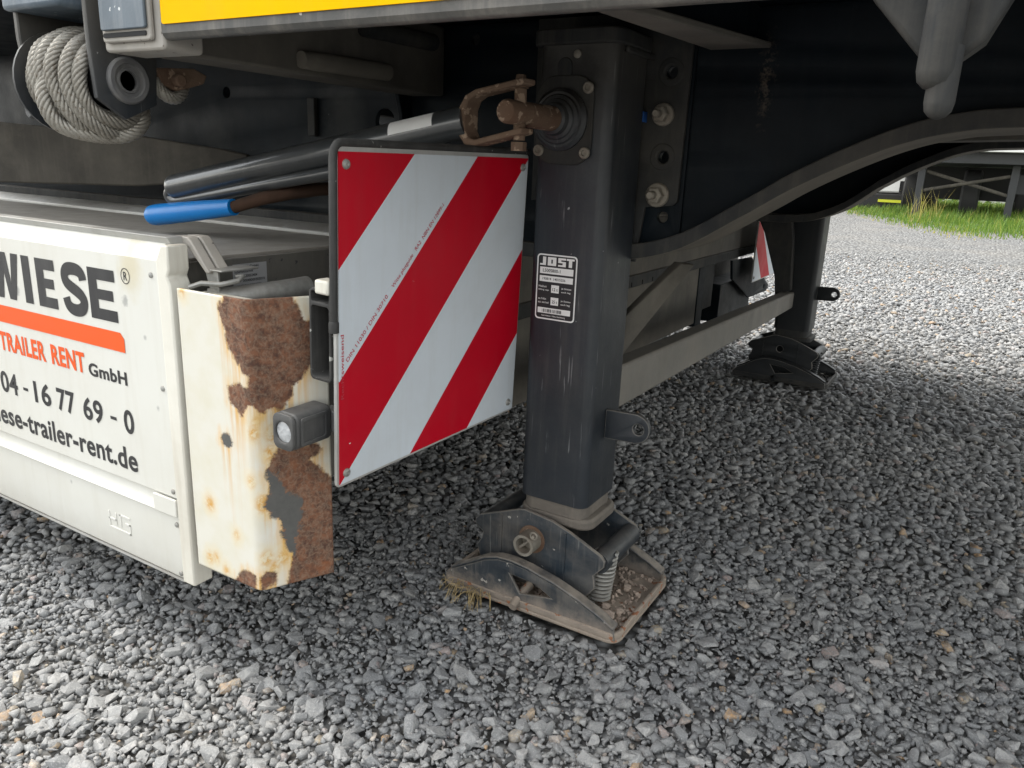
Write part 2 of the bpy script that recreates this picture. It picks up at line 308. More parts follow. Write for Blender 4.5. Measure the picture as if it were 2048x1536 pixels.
hgt = math_(t, 'ADD', math_(t, 'MULTIPLY', math_(t, 'SUBTRACT', 1.0, rm), 0.6), math_(t, 'MULTIPLY', math_(t, 'MULTIPLY', n2, rm), 0.5))
bp = N(t, 'Bump'); bp.inputs['Strength'].default_value = 0.8; bp.inputs['Distance'].default_value = 0.0016
t.links.new(hgt, bp.inputs['Height']); t.links.new(bp.outputs[0], b.inputs['Normal'])

# ------------------------------------------------------------------ mesh helpers
def finish(me, mats, smooth=True, ang=35):
    for mm in mats: me.materials.append(MATS[mm])
    if smooth:
        me.shade_smooth(); me.set_sharp_from_angle(angle=radians(ang))
def tag(o, label=None, cat=None, group=None, kind=None):
    for k, v in (('label', label), ('category', cat), ('group', group), ('kind', kind)):
        if v: o[k] = v
    return o
def link(name, me, parent=None):
    o = bpy.data.objects.new(name, me); COL.objects.link(o)
    if parent: o.parent = parent
    return o
class MB:
    def __init__(s): s.v, s.f, s.m = [], [], []
    def add(s, vs, fs, mi=0):
        n = len(s.v); s.v += [tuple(p) for p in vs]
        for f in fs: s.f.append(tuple(i+n for i in f)); s.m.append(mi)
        return s
    def box(s, x0, x1, y0, y1, z0, z1, mi=0):
        p = [(x, y, z) for x in (x0, x1) for y in (y0, y1) for z in (z0, z1)]
        return s.add(p, [(0, 1, 3, 2), (4, 6, 7, 5), (0, 4, 5, 1), (2, 3, 7, 6), (0, 2, 6, 4), (1, 5, 7, 3)], mi)
    def prism(s, out, plane, w0, w1, mi=0):
        """out: 2-D outline; plane 'XZ' (w=Y), 'YZ' (w=X), 'XY' (w=Z)"""
        mk = {'XZ': lambda u, v, w: (u, w, v), 'YZ': lambda u, v, w: (w, u, v), 'XY': lambda u, v, w: (u, v, w)}[plane]
        n = len(out); vs = [mk(u, v, w0) for u, v in out]+[mk(u, v, w1) for u, v in out]
        fs = [tuple(range(n)), tuple(range(2*n-1, n-1, -1))]+[(i, n+i, n+(i+1) % n, (i+1) % n) for i in range(n)]
        return s.add(vs, fs, mi)
    def tube(s, path, r, seg=14, mi=0, caps=True):
        path = [Vector(p) for p in path]; n = len(path); rr = r if isinstance(r, (list, tuple)) else [r]*n
        tg = [(path[min(i+1, n-1)]-path[max(i-1, 0)]).normalized() for i in range(n)]
        a = Vector((0, 0, 1)) if abs(tg[0].z) < 0.9 else Vector((1, 0, 0))
        u = tg[0].cross(a).normalized(); vs = []; fs = []
        for i in range(n):
            u = (u-tg[i]*u.dot(tg[i])).normalized(); w = tg[i].cross(u)
            for k in range(seg):
                th = 2*pi*k/seg; vs.append(path[i]+(u*cos(th)+w*sin(th))*rr[i])
        for i in range(n-1):
            for k in range(seg):
                k2 = (k+1) % seg; fs.append((i*seg+k, i*seg+k2, (i+1)*seg+k2, (i+1)*seg+k))
        if caps: fs += [tuple(range(seg-1, -1, -1)), tuple(range((n-1)*seg, n*seg))]
        return s.add(vs, fs, mi)
    def lathe(s, c, axis, prof, seg=24, mi=0, caps=True):
        """prof: list of (radius, offset along axis)"""
        ax = Vector(axis).normalized(); a = Vector((0, 0, 1)) if abs(ax.z) < 0.9 else Vector((1, 0, 0))
        u = ax.cross(a).normalized(); w = ax.cross(u); c = Vector(c); vs = []; fs = []
        for r, h in prof:
            for k in range(seg):
                th = 2*pi*k/seg; vs.append(c+ax*h+(u*cos(th)+w*sin(th))*max(r, 1e-5))
        for i in range(len(prof)-1):
            for k in range(seg):
                k2 = (k+1) % seg; fs.append((i*seg+k, i*seg+k2, (i+1)*seg+k2, (i+1)*seg+k))
        if caps: fs += [tuple(range(seg)), tuple(range((len(prof)-1)*seg, len(prof)*seg))]
        return s.add(vs, fs, mi)
    def mesh(s, name, mats, smooth=True, ang=35, recalc=True):
        me = bpy.data.meshes.new(name); me.from_pydata(s.v, [], s.f)
        me.polygons.foreach_set('material_index', s.m)
        if recalc:
            bm = bmesh.new(); bm.from_mesh(me); bmesh.ops.recalc_face_normals(bm, faces=bm.faces); bm.to_mesh(me); bm.free()
        finish(me, mats, smooth, ang); return me
    def build(s, name, mats, parent=None, bevel=0.0, smooth=True, ang=35, recalc=True):
        if isinstance(mats, str): mats = [mats]
        o = link(name, s.mesh(name, mats, smooth, ang, recalc), parent)
        if bevel:
            bv = o.modifiers.new('bevel', 'BEVEL'); bv.width = bevel; bv.segments = 2; bv.limit_method = 'ANGLE'; bv.angle_limit = radians(40)
        return o
def rrect(x0, x1, y0, y1, r, seg=6):
    o = []
    for cx, cy, a in ((x1-r, y0+r, -90), (x1-r, y1-r, 0), (x0+r, y1-r, 90), (x0+r, y0+r, 180)):
        for k in range(seg+1):
            th = radians(a+90*k/seg); o.append((cx+r*cos(th), cy+r*sin(th)))
    return o
def circ(x, y, r, seg=24): return [(x+r*cos(2*pi*k/seg), y+r*sin(2*pi*k/seg)) for k in range(seg)]
def smooth_poly(pts, n=4):
    """Catmull-Rom through an open run of points"""
    P = [pts[0]]+list(pts)+[pts[-1]]; out = []
    for i in range(1, len(P)-2):
        for k in range(n):
            t_ = k/n; p0, p1, p2, p3 = [np.array(q, float) for q in P[i-1:i+3]]
            out.append(tuple(0.5*((2*p1)+(-p0+p2)*t_+(2*p0-5*p1+4*p2-p3)*t_**2+(-p0+3*p1-3*p2+p3)*t_**3)))
    out.append(tuple(pts[-1])); return out
def plate(name, outline, holes, plane, w0, w1, mats, parent=None, bevel=0.0015, edge=None):
    """flat plate with true holes, cut as a filled 2-D curve and extruded to its thickness"""
    cu = bpy.data.curves.new(name, 'CURVE'); cu.dimensions = '2D'; cu.fill_mode = 'BOTH'
    for poly in [outline]+list(holes):
        sp = cu.splines.new('POLY'); sp.points.add(len(poly)-1)
        for p, (x, y) in zip(sp.points, poly): p.co = (x, y, 0, 1)
        sp.use_cyclic_u = True
    th = abs(w1-w0); bevel = min(bevel, th*0.3)
    cu.extrude = th/2-bevel; cu.bevel_depth = bevel; cu.offset = -bevel; cu.bevel_resolution = 1
    tmp = bpy.data.objects.new('tmp', cu); COL.objects.link(tmp)
    bpy.context.view_layer.update()
    me = bpy.data.meshes.new_from_object(tmp.evaluated_get(bpy.context.evaluated_depsgraph_get()))
    bpy.data.objects.remove(tmp); bpy.data.curves.remove(cu)
    me.name = name; co = np.zeros(len(me.vertices)*3, np.float32); me.vertices.foreach_get('co', co); co = co.reshape(-1, 3)
    wm = (w0+w1)/2; u, v_, w_ = co[:, 0].copy(), co[:, 1].copy(), co[:, 2]+wm
    new = {'XZ': (u, w_, v_), 'YZ': (w_, u, v_), 'XY': (u, v_, w_)}[plane]
    me.vertices.foreach_set('co', np.stack(new, 1).ravel().astype(np.float32))
    me.materials.clear()
    bm = bmesh.new(); bm.from_mesh(me); bmesh.ops.remove_doubles(bm, verts=bm.verts, dist=1e-5)
    bmesh.ops.recalc_face_normals(bm, faces=bm.faces); bm.to_mesh(me); bm.free()
    mats = [mats] if isinstance(mats, str) else list(mats); ai = {'XZ': 1, 'YZ': 0, 'XY': 2}[plane]
    if edge:
        mats.append(edge); me.polygons.foreach_set('material_index', [1 if 0.1 < abs(p.normal[ai]) < 0.97 else 0 for p in me.polygons])
    else: me.polygons.foreach_set('material_index', [0]*len(me.polygons))
    finish(me, mats)
    return link(name, me, parent)
_TX = {}
def text2d(s, bold=0.0):
    key = (s, bold)
    if key in _TX: return _TX[key]
    cu = bpy.data.curves.new('txt', 'FONT'); cu.body = s; cu.size = 1.0; cu.offset = bold; cu.resolution_u = 4; cu.space_character = 1.0+bold*2.2
    tmp = bpy.data.objects.new('tmp', cu); COL.objects.link(tmp); bpy.context.view_layer.update()
    me = bpy.data.meshes.new_from_object(tmp.evaluated_get(bpy.context.evaluated_depsgraph_get()))
    bpy.data.objects.remove(tmp); bpy.data.curves.remove(cu)
    vs = [(v.co.x, v.co.y) for v in me.vertices]; fs = [tuple(p.vertices) for p in me.polygons]
    bpy.data.meshes.remove(me); _TX[key] = (vs, fs); return vs, fs
def put_text(mb, s, u0, u1, v0, v1, to3d, bold=0.0, mi=0):
    """text fitted to the rectangle (u0,v0)-(u1,v1) of a surface"""
    vs, fs = text2d(s, bold)
    xs = [p[0] for p in vs]; ys = [p[1] for p in vs]
    ax, bx, ay, by = min(xs), max(xs), min(ys), max(ys)
    mb.add([to3d(u0+(x-ax)/(bx-ax)*(u1-u0), v0+(y-ay)/(by-ay)*(v1-v0)) for x, y in vs], fs, mi)
def quad(mb, u0, u1, v0, v1, to3d, mi=0): mb.add([to3d(u0, v0), to3d(u1, v0), to3d(u1, v1), to3d(u0, v1)], [(0, 1, 2, 3)], mi)
def poly(mb, pts, to3d, mi=0): mb.add([to3d(*p) for p in pts], [tuple(range(len(pts)))], mi)
def stroke(mb, pts, w, to3d, mi=0):
    """thick flat line with mitred joints"""
    L = []; R = []; n = len(pts)
    for i in range(n):
        a = np.array(pts[max(i-1, 0)]); c = np.array(pts[min(i+1, n-1)]); d = (c-a)/np.linalg.norm(c-a); nn = np.array((-d[1], d[0]))
        L.append(np.array(pts[i])+nn*w/2); R.append(np.array(pts[i])-nn*w/2)
    mb.add([to3d(*p) for p in L+R], [(i, i+1, n+i+1, n+i) for i in range(n-1)], mi)
def bolt_mb(mb, c, axis, r, h, washer=True, mi=0):
    ax = Vector(axis).normalized()
    if washer: mb.lathe(c, axis, [(r*1.75, 0), (r*1.75, h*0.22), (r*1.6, h*0.3)], 24, mi)
    mb.lathe(Vector(c)+ax*h*0.28, axis, [(r*1.25, 0), (r*1.25, h*0.55), (r*1.05, h*0.62)], 6, mi)
    mb.lathe(Vector(c)+ax*h*0.85, axis, [(r*0.62, 0), (r*0.62, h*0.5), (r*0.45, h*0.62)], 14, mi)

# ================================================================== THE SETTING: ground, gravel
GZ = -0.016
mb = MB(); R_ = 400
# sheet: fine fan is not needed, one large quad split once for stable shading
mb.add([(-R_, -R_, GZ), (R_, -R_, GZ), (R_, R_, GZ), (-R_, R_, GZ)], [(0, 1, 2, 3)])
ground = tag(mb.build('ground', 'ground_fines', smooth=False, recalc=False), 'wide gravel yard ground under and behind the trailer', None, None, 'structure')

def hull_variants(n, npts, seed):
    rs = np.random.default_rng(seed); out = []
    for k in range(n):
        bm = bmesh.new()
        ax = np.array((1.0, rs.uniform(0.62, 0.95), rs.uniform(0.40, 0.70)))
        for i in range(npts):
            p = rs.normal(size=3); p /= np.linalg.norm(p); p = np.sign(p)*np.abs(p)**0.6
            bm.verts.new(p*ax*rs.uniform(0.82, 1.0)*0.5)
        r = bmesh.ops.convex_hull(bm, input=bm.verts)
        bmesh.ops.delete(bm, geom=[g for g in bm.verts if not g.link_faces], context='VERTS')
        bmesh.ops.triangulate(bm, faces=bm.faces)
        bm.verts.index_update(); bm.faces.ensure_lookup_table()
        V = np.array([v.co[:] for v in bm.verts]); F = np.array([[v.index for v in f.verts] for f in bm.faces]); bm.free()
        out.append((V, F))
    return out
VARS = hull_variants(26, 14, 5); SMALL = hull_variants(12, 9, 6)
Mc = np.array([rt2[:], dn2[:], fw[:]]); Cc = np.array(CAM[:])
def project(P):
    c = (P-Cc)@Mc.T; z_ = np.maximum(c[:, 2], 1e-3)
    return 1024+1539.4*c[:, 0]/z_, 768+1539.4*c[:, 1]/z_, c[:, 2]
def scatter(sp, rmin, rmax, seed, margin=240):
    """jittered grid of ground points in the wedge of yard that the photograph (and a step to the side) looks at"""
    rs = np.random.default_rng(seed)
    gx, gy = np.meshgrid(np.arange(-7.5, 4.0, sp), np.arange(0.15, 9.5, sp))
    P = np.stack([gx.ravel(), gy.ravel(), np.zeros(gx.size)], 1); P[:, :2] += rs.uniform(-0.5, 0.5, (len(P), 2))*sp*1.1
    d = np.hypot(P[:, 0], P[:, 1]); u, v, zc = project(P)
    keep = (d >= rmin) & (d < rmax) & (zc > 0.1) & (u > -margin) & (u < 2048+margin) & (v < 1536+margin*0.8)
    return P[keep]
def rotmats(n, tilt, rs):
    a = rs.uniform(0, 2*pi, n); tx = rs.normal(0, tilt, n); ty = rs.normal(0, tilt, n)
    ca, sa, cx, sx, cy, sy = np.cos(a), np.sin(a), np.cos(tx), np.sin(tx), np.cos(ty), np.sin(ty)
    Z = np.zeros((n, 3, 3)); Z[:, 0, 0] = ca; Z[:, 0, 1] = -sa; Z[:, 1, 0] = sa; Z[:, 1, 1] = ca; Z[:, 2, 2] = 1
    X = np.zeros((n, 3, 3)); X[:, 0, 0] = 1; X[:, 1, 1] = cx; X[:, 1, 2] = -sx; X[:, 2, 1] = sx; X[:, 2, 2] = cx
    Y = np.zeros((n, 3, 3)); Y[:, 1, 1] = 1; Y[:, 0, 0] = cy; Y[:, 0, 2] = sy; Y[:, 2, 0] = -sy; Y[:, 2, 2] = cy
    return Y@X@Z
def pads_clear(P, s):
    k = np.ones(len(P), bool)
    for dy in (0, 1.88):
        k &= ~((P[:, 0] > -0.75-s*0.12) & (P[:, 0] < -0.392+s*0.12) & (P[:, 1] > 1.03+dy-s*0.12) & (P[:, 1] < 1.28+dy+s*0.12))
    return k
CL = []      # (variant list, variant ids, positions, sizes, rotations, rnd)
rs = np.random.default_rng(21)
P = scatter(0.0142, 0.0, 2.6, 1); sz = np.clip(rs.lognormal(math.log(0.0180), 0.33, len(P)), 0.010, 0.040)
P[:, 2] = GZ + sz*0.13 + rs.uniform(-0.0015, 0.004, len(P)); k = pads_clear(P, sz)
big = dict(P=P[k], s=sz[k], R=rotmats(k.sum(), 0.28, rs), id=rs.integers(0, len(VARS), k.sum()), r=rs.random(k.sum()))
P = scatter(0.0092, 0.0, 1.6, 2); sz = np.clip(rs.lognormal(math.log(0.0092), 0.28, len(P)), 0.005, 0.017)
P[:, 2] = GZ + sz*0.35 + rs.uniform(-0.002, 0.006, len(P)); k = pads_clear(P, sz)
small = dict(P=P[k], s=sz[k], R=rotmats(k.sum(), 0.7, rs), id=rs.integers(0, len(SMALL), k.sum()), r=rs.random(k.sum()))
P = scatter(0.0235, 2.6, 9.3, 3); P = P[rs.random(len(P)) < np.clip((9.3-np.hypot(P[:, 0], P[:, 1]))/3.0, 0, 1)]; sz = np.clip(rs.lognormal(math.log(0.0250), 0.30, len(P)), 0.012, 0.05)
P[:, 2] = GZ + sz*0.18; k = pads_clear(P, sz)
mid = dict(P=P[k], s=sz[k], R=rotmats(k.sum(), 0.4, rs), id=rs.integers(0, len(SMALL), k.sum()), r=rs.random(k.sum()))
# the 300 stones that show largest become single pieces of the ground
u, v, zc = project(big['P']); vis = (u > 0) & (u < 2048) & (v > 700) & (v < 1536)
score = np.where(vis, big['s']/zc, 0); order = np.argsort(-score)[:300]
sel = np.zeros(len(score), bool); sel[order] = True
VM = []
for V, F in VARS:
    me = bpy.data.meshes.new('stone'); me.from_pydata(V.tolist(), [], F.tolist()); me.materials.append(MATS['single_stone']); VM.append(me)
for i in order:
    o = link('stone', VM[big['id'][i]], ground)
    o.matrix_world = Matrix.Translation(big['P'][i].tolist()) @ Matrix(big['R'][i].tolist()).to_4x4() @ Matrix.Scale(float(big['s'][i]), 4)
def bake(groups, name, label):
    VV, FF, AA = [], [], []; n0 = 0
    for d, vars_, mask in groups:
        for vi, (V, F) in enumerate(vars_):
            ix = np.nonzero((d['id'] == vi) & mask)[0]
            if not len(ix): continue
            w = np.einsum('nij,vj->nvi', d['R'][ix], V)*d['s'][ix][:, None, None] + d['P'][ix][:, None, :]
            f = F[None]+(np.arange(len(ix))*len(V))[:, None, None]+n0
            VV.append(w.reshape(-1, 3)); FF.append(f.reshape(-1, 3)); AA.append(np.repeat(d['r'][ix], len(F))); n0 += len(ix)*len(V)
    VV = np.concatenate(VV); FF = np.concatenate(FF); AA = np.concatenate(AA)
    me = bpy.data.meshes.new(name); me.vertices.add(len(VV)); me.loops.add(FF.size); me.polygons.add(len(FF))
    me.vertices.foreach_set('co', VV.ravel().astype(np.float32)); me.loops.foreach_set('vertex_index', FF.ravel().astype(np.int32))
    me.polygons.foreach_set('loop_start', np.arange(0, FF.size, 3, dtype=np.int32)); me.update(calc_edges=True)
    a = me.attributes.new('rnd', 'FLOAT', 'FACE'); a.data.foreach_set('value', AA.astype(np.float32))
    me.materials.append(MATS['gravel_stone'])
    print(name, len(FF), 'tris')
    return tag(link(name, me), label, 'gravel', None, 'stuff')
bake([(big, VARS, ~sel), (small, SMALL, np.ones(len(small['r']), bool)), (mid, SMALL, np.ones(len(mid['r']), bool))], 'gravel', 'loose grey crushed gravel covering the whole yard')

# ================================================================== THE TRAILER
trailer = bpy.data.objects.new('semi_trailer', None); COL.objects.link(trailer)
tag(trailer, 'dark low-bed trailer with white side panel standing on two landing legs', 'trailer')
# --- gooseneck beams: web with holes plus swept lower flange
LOW_NEAR = smooth_poly([(-2.7, .600), (-1.4, .600), (-.75, .602), (-.56, .608), (-.43, .634), (-.32, .698), (-.26, .737), (-.19, .775), (-.12, .806), (-.06, .822), (.02, .830), (.3, .838), (1.15, .84)], 6)
def beam(y, sign, holes):
    LOW = LOW_NEAR if sign > 0 else [(x, z_+.034*min(1, max(0, (x+.52)/.2))) for x, z_ in LOW_NEAR]
    top = [(1.15, .985), (-2.7, .985)]
    o = plate('gooseneck_beam', [(x, z_+.012) for x, z_ in LOW]+top, holes, 'XZ', y, y+.012, 'chassis', trailer)
    up = [(x, z_+.014) for x, z_ in LOW]; lo = [(x, z_-.011) for x, z_ in LOW]
    y0, y1 = (y-.030, y+.150) if sign > 0 else (y-.138, y+.042)
    fl = MB(); n = len(LOW)
    vs = [(x, y0, z_) for x, z_ in up]+[(x, y0, z_) for x, z_ in lo]+[(x, y1, z_) for x, z_ in lo]+[(x, y1, z_) for x, z_ in up]
    fs = []
    for a, b_ in ((1, 2), (0, 1), (2, 3), (3, 0)):
        for i in range(n-1): fs.append((a*n+i, a*n+i+1, b_*n+i+1, b_*n+i))
    fs += [(0, n, 2*n, 3*n), (n-1, 4*n-1, 3*n-1, 2*n-1)]
    fl.add(vs, fs); fl.m = [1]*(n-1)+[0]*(len(fs)-n+1); fl.build('lower_flange', ['chassis_dusty', 'flange_dust'], o, bevel=.002)
    return o
wh = [circ(-1.047, .821, .024), circ(-.838, .962, .010, 16), circ(-1.506, .879, .012, 16), 
      circ(-.93, .90, .011, 14), circ(-.459, .897, .011), circ(-.461, .770, .011), circ(-.456, .676, .011)]
nb = beam(1.235, 1, wh); fb_ = beam(2.943, -1, [circ(-.9, .8, .02)])
# stiffening ribs and the curved gusset on the near web
mb = MB(); mb.prism([(1.232, .985), (1.10, .985), (1.115, .95), (1.15, .915), (1.185, .88), (1.20, .83), (1.205, .64), (1.232, .64)], 'YZ', -.985, -.975)
mb.build('gusset', 'chassis', nb, bevel=.0015)
MB().box(-1.245, -1.225, 1.222, 1.233, .79, .865).build('pad_plate', 'chassis_dusty', nb, bevel=.002)
# centre beam under the neck and cross members between the beams
MB().prism([(-.24, .842), (-.24, .818), (.05, .829), (1.12, .843), (1.12, .985), (-.24, .985)], 'XZ', 1.72, 1.80).build('centre_beam', 'underside', trailer, bevel=.002)
MB().prism([(-.20, .845), (.05, .853), (1.12, .866), (1.12, .98), (-.2, .98)], 'XZ', 2.25, 2.33).build('centre_beam', 'underside', trailer, bevel=.002)
for x in (-1.6, -.62, .35, 1.05):
    MB().box(x, x+.06, 1.25, 2.94, .87, .984).build('cross_member', 'chassis', trailer, bevel=.002)
MB().box(-2.7, 1.15, .66, 3.54, .986, 1.010).build('deck', 'chassis', trailer, bevel=.003)  # unseen deck, added and sized for the shade and light it gives below
# --- outer side rails with the yellow conspicuity film
def rail(ys, yi, name='side_rail'):
    s = 1 if yi > ys else -1
    prof = [(ys+s*.005, .8765), (ys, .883), (ys, 1.03), (ys+s*.005, 1.036), (yi, 1.036), (yi, .93), (ys+s*.016, .93), (ys+s*.016, .8785), (ys+s*.013, .8765)]
    mb = MB(); mb.prism(prof, 'YZ', -.878, 1.15); return mb.build(name, 'rail_edge', trailer, bevel=.0025)
nr = rail(.630, .690); fr = rail(3.560, 3.500)
tag(nr, 'scuffed grey side rail with yellow film')
to_front = lambda y: (lambda u, v: (u, y, v))
mb = MB(); mb.prism(rrect(-.8845+.012, 1.13, .8925, 1.024, .003, 2), 'XZ', .6278, .630); mb.build('yellow_film', 'yellow_film', nr)
# worn end block of the rail with a stake pocket and slot
mb = MB(); mb.prism(rrect(-.998, -.8785, .866, 1.03, .006, 3), 'XZ', .634, .690); blk = mb.build('end_block', 'block_metal', nr, bevel=.003)
mb = MB(); mb.prism(rrect(-.990, -.893, .876, 1.02, .005, 3), 'XZ', .627, .6335); mb.build('pocket_frame', 'block_metal', nr, bevel=.002)
mb = MB(); mb.prism(rrect(-.986, -.897, .8895, 1.01, .003, 3), 'XZ', .6225, .6265); mb.build('pocket_cover', 'pocket_steel', nr, bevel=.0012)
mb = MB(); mb.prism(rrect(-.986, -.900, .8815, .8868, .002, 3), 'XZ', .6255, .6268); mb.build('slot', 'dark_hole', nr)
# --- outriggers
mb = MB(); mb.box(-.975, -.902, .692, 1.232, .866, .984); og = mb.build('outrigger', 'underside', trailer, bevel=.004)
MB().tube([(-.893, .868, .884), (-.893, .90, .885), (-.893, 1.06, .888)], [.012, .0135, .0135], 14).build('stub_pipe', 'flange_dust', og)
MB().tube([(-.889, 1.0, .947), (-.889, 1.18, .950)], .014, 14).build('stub_pipe', 'chassis_dusty', og)
mb = MB()
vs = [(-.318, .648, .878), (-.290, .648, .878), (-.405, 1.232, .928), (-.314, 1.232, .928), (-.318, .648, .886), (-.290, .648, .886), (-.405, 1.232, .936), (-.314, 1.232, .936)]
mb.add(vs, [(0, 1, 3, 2), (4, 6, 7, 5), (0, 4, 5, 1), (2, 3, 7, 6), (0, 2, 6, 4), (1, 5, 7, 3)]); ogr = mb.build('outrigger', 'underside', trailer, bevel=.002)
MB().prism([(.692, .889), (.692, .984), (1.232, .984), (1.232, .938)], 'YZ', -.345, -.337).build('outrigger_web', 'chassis', ogr, bevel=.001)
for x in (.55, 1.08): MB().box(x, x+.05, .692, 1.232, .89, .984).build('outrigger', 'underside', trailer, bevel=.003)
for x in (-.95, -.3, .5, 1.08): MB().box(x, x+.05, 2.958, 3.498, .89, .984).build('outrigger', 'underside', trailer, bevel=.003)
# --- lashing hook bracket hanging from the rail
mb = MB(); mb.prism([(-.100, .8755), (-.008, .8755), (-.022, .842), (-.034, .832), (-.060, .832)], 'XZ', .640, .668); hk = mb.build('hook_bracket', 'chassis_dusty', trailer, bevel=.004)
mb = MB(); mb.tube([(-.0475, .630, .872), (-.0475, .630, .822), (-.0475, .630, .815), (-.0475, .630, .811), (-.0475, .630, .8095)], [.0128, .0128, .0112, .007, .002], 18); mb.build('hook_pin', 'chassis_dusty', hk)
mb = MB(); mb.tube([(-.0425, .631, .838), (-.0425, .631, .802), (-.0425, .631, .796), (-.0425, .631, .7925), (-.0425, .631, .791)], [.0098, .0098, .0086, .0055, .002], 18); mb.build('hook_pin', 'chassis_dusty', hk)

# --- landing legs ------------------------------------------------------------
def landing_leg():
    X0, X1, Y0, Y1 = -.623, -.495, 1.090, 1.220
    mb = MB(); out = rrect(X0, X1, Y0, Y1, .0175, 6); mb.prism(out, 'XY', .193, .925)
    L = mb.build('landing_leg', 'leg_paint', trailer, ang=30)
    # cap
    mb = MB(); o2 = rrect(X0-.011, X1+.009, Y0-.012, Y1+.002, .028, 5); mb.prism(o2, 'XY', .922, .944)
    mb.box(X1+.001, X1+.0085, 1.115, 1.221, .913, .9225); mb.build('cap', 'leg_head', L, bevel=.003)
    # back plate with bolt holes
    plate('back_plate', [(-.70, .690), (-.70, .985), (-.427, .985), (-.430, .702), (-.437, .695), (-.484, .690), (-.494, .60), (-.62, .60), (-.64, .690)],
          [circ(-.459, .897, .0095), circ(-.461, .770, .0095), circ(-.66, .77, .0095), circ(-.66, .897, .0095)], 'XZ', 1.2205, 1.2285, 'leg_head', L, bevel=.002)
    plate('mount_plate', [(-.50, .62), (-.50, .98), (-.424, .98), (-.424, .628)], [circ(-.456, .676, .0095), circ(-.459, .897, .009), circ(-.461, .77, .009)], 'XZ', 1.2290, 1.2345, 'chassis', L, bevel=.001)
    for x, z_, r in ((-.465, .834, .010), (-.463, .711, .011)):
        b_ = MB(); bolt_mb(b_, (x, 1.2200, z_), (0, -1, 0), r, .026); b_.build('bolt', 'bolt', L, ang=25)
    # pressed dimples around the holes
    for x, z_ in ((-.459, .897), (-.461, .770)):
        MB().lathe((x, 1.2206, z_), (0, -1, 0), [(.021, 0), (.0195, .0015), (.0125, .0017), (.0105, 0.0002)], 24, caps=False).build('dimple', 'leg_head', L)
    # gear housing cover, hub rings, screws
    cov = rrect(-.627+.008, -.524, .752, .880, .030, 6)
    MB().prism(cov, 'XZ', 1.0855, 1.0905).build('gear_cover', 'leg_head', L, bevel=.0015)
    MB().lathe((-.577, 1.0856, .817), (0, -1, 0), [(.0455, 0), (.0455, .005), (.040, .010), (.0365, .010), (.0345, .013), (.030, .014), (.0285, .017), (.024, .019), (.022, .028), (.018, .030)], 36).build('hub', 'leg_paint', L, ang=25)
    for x, z_ in ((-.612, .772), (-.533, .770), (-.533, .862)):
        b_ = MB(); b_.lathe((x, 1.0856, z_), (0, -1, 0), [(.0085, 0), (.0085, .0035), (.007, .005), (.0045, .005), (.004, .002)], 18); b_.build('screw', 'bolt', L)
    b_ = MB(); b_.lathe((-.556, 1.0897, .909), (0, -1, 0), [(.006, 0), (.006, .003), (.004, .004)], 14); b_.build('screw', 'bolt', L)
    MB().prism(rrect(-.588, -.564, .872, .905, .0115, 6), 'XZ', 1.0875, 1.0902).build('cover_boss', 'leg_head', L, bevel=.001)
    # inner tube with the dirty collar above the shoe
    mb = MB(); mb.prism(rrect(X0+.004, X1-.004, Y0+.004, Y1-.004, .022, 6), 'XY', .168, .1935); mb.build('inner_tube', 'collar_dirt', L, bevel=.002)
    mb = MB(); mb.prism(rrect(X0-.004, X1+.010, Y0+.004, Y1-.002, .026, 6), 'XY', .150, .1695); mb.build('collar', 'collar_dirt', L, bevel=.005)
    # lugs on the right of the tube and brace tab
    lug = [(-.494, .307), (-.438, .309)]+[(-.438+.024*cos(radians(a)), .3345+.0245*sin(radians(a))) for a in range(-75, 80, 15)]+[(-.438, .360), (-.494, .358)]
    plate('lug', lug, [circ(-.434, .3345, .0095)], 'XZ', 1.148, 1.158, 'leg_paint', L, edge='worn_edge')
    # shoe: two bracket plates, pin boss, rocker ribs, ground pad, rods, spring
    up = [(-.705, .124), (-.695, .136), (-.612, .169), (-.601, .171), (-.547, .164), (-.511, .152), (-.452, .126), (-.445, .117), (-.446, .107), (-.464, .086), (-.462, .077), (-.460, .063), (-.481, .034), (-.495, .028), (-.655, .028), (-.684, .048), (-.694, .056), (-.699, .075), (-.689, .092), (-.687, .104), (-.703, .115)]
    for y in (1.077, 1.222): plate('shoe_plate', up, [circ(-.585, .119, .012)] if y < 1.1 else [], 'XZ', y, y+.007, 'foot_paint', L, bevel=.0018, edge='worn_edge')
    for x in (-.648, -.520): MB().prism([(x-.002, .05), (x+.002, .05), (x+.002, .15), (x-.002, .15)], 'XZ', 1.0752, 1.0766).build('weld_bead', 'foot_paint', L)
    mb = MB(); sg = 28; ro, ri = .0195, .0145
    for k in range(sg):
        a0, a1 = 2*pi*k/sg, 2*pi*(k+1)/sg
        P_ = lambda r, a, y: (-.585+r*cos(a), y, .119+r*sin(a))
        mb.add([P_(ro, a0, 1.076), P_(ro, a1, 1.076), P_(ro, a1, 1.046), P_(ro, a0, 1.046), P_(ri, a0, 1.046), P_(ri, a1, 1.046), P_(ri, a1, 1.07), P_(ri, a0, 1.07)], [(0, 1, 2, 3), (3, 2, 5, 4), (4, 5, 6, 7)])
    mb.lathe((-.585, 1.070, .119), (0, -1, 0), [(.0145, 0), (.0145, .001)], 20)
    mb.build('pin_boss', 'bolt', L)
    MB().lathe((-.585, 1.0765, .119), (0, -1, 0), [(.026, 0), (.0255, .0008)], 24).build('rust_ring', 'rusty_iron', L)
    mb = MB(); mb.tube([(-.600, 1.056, .106), (-.586, 1.056, .119), (-.572, 1.056, .134), (-.570, 1.050, .138), (-.566, 1.046, .141)], .0028, 8)
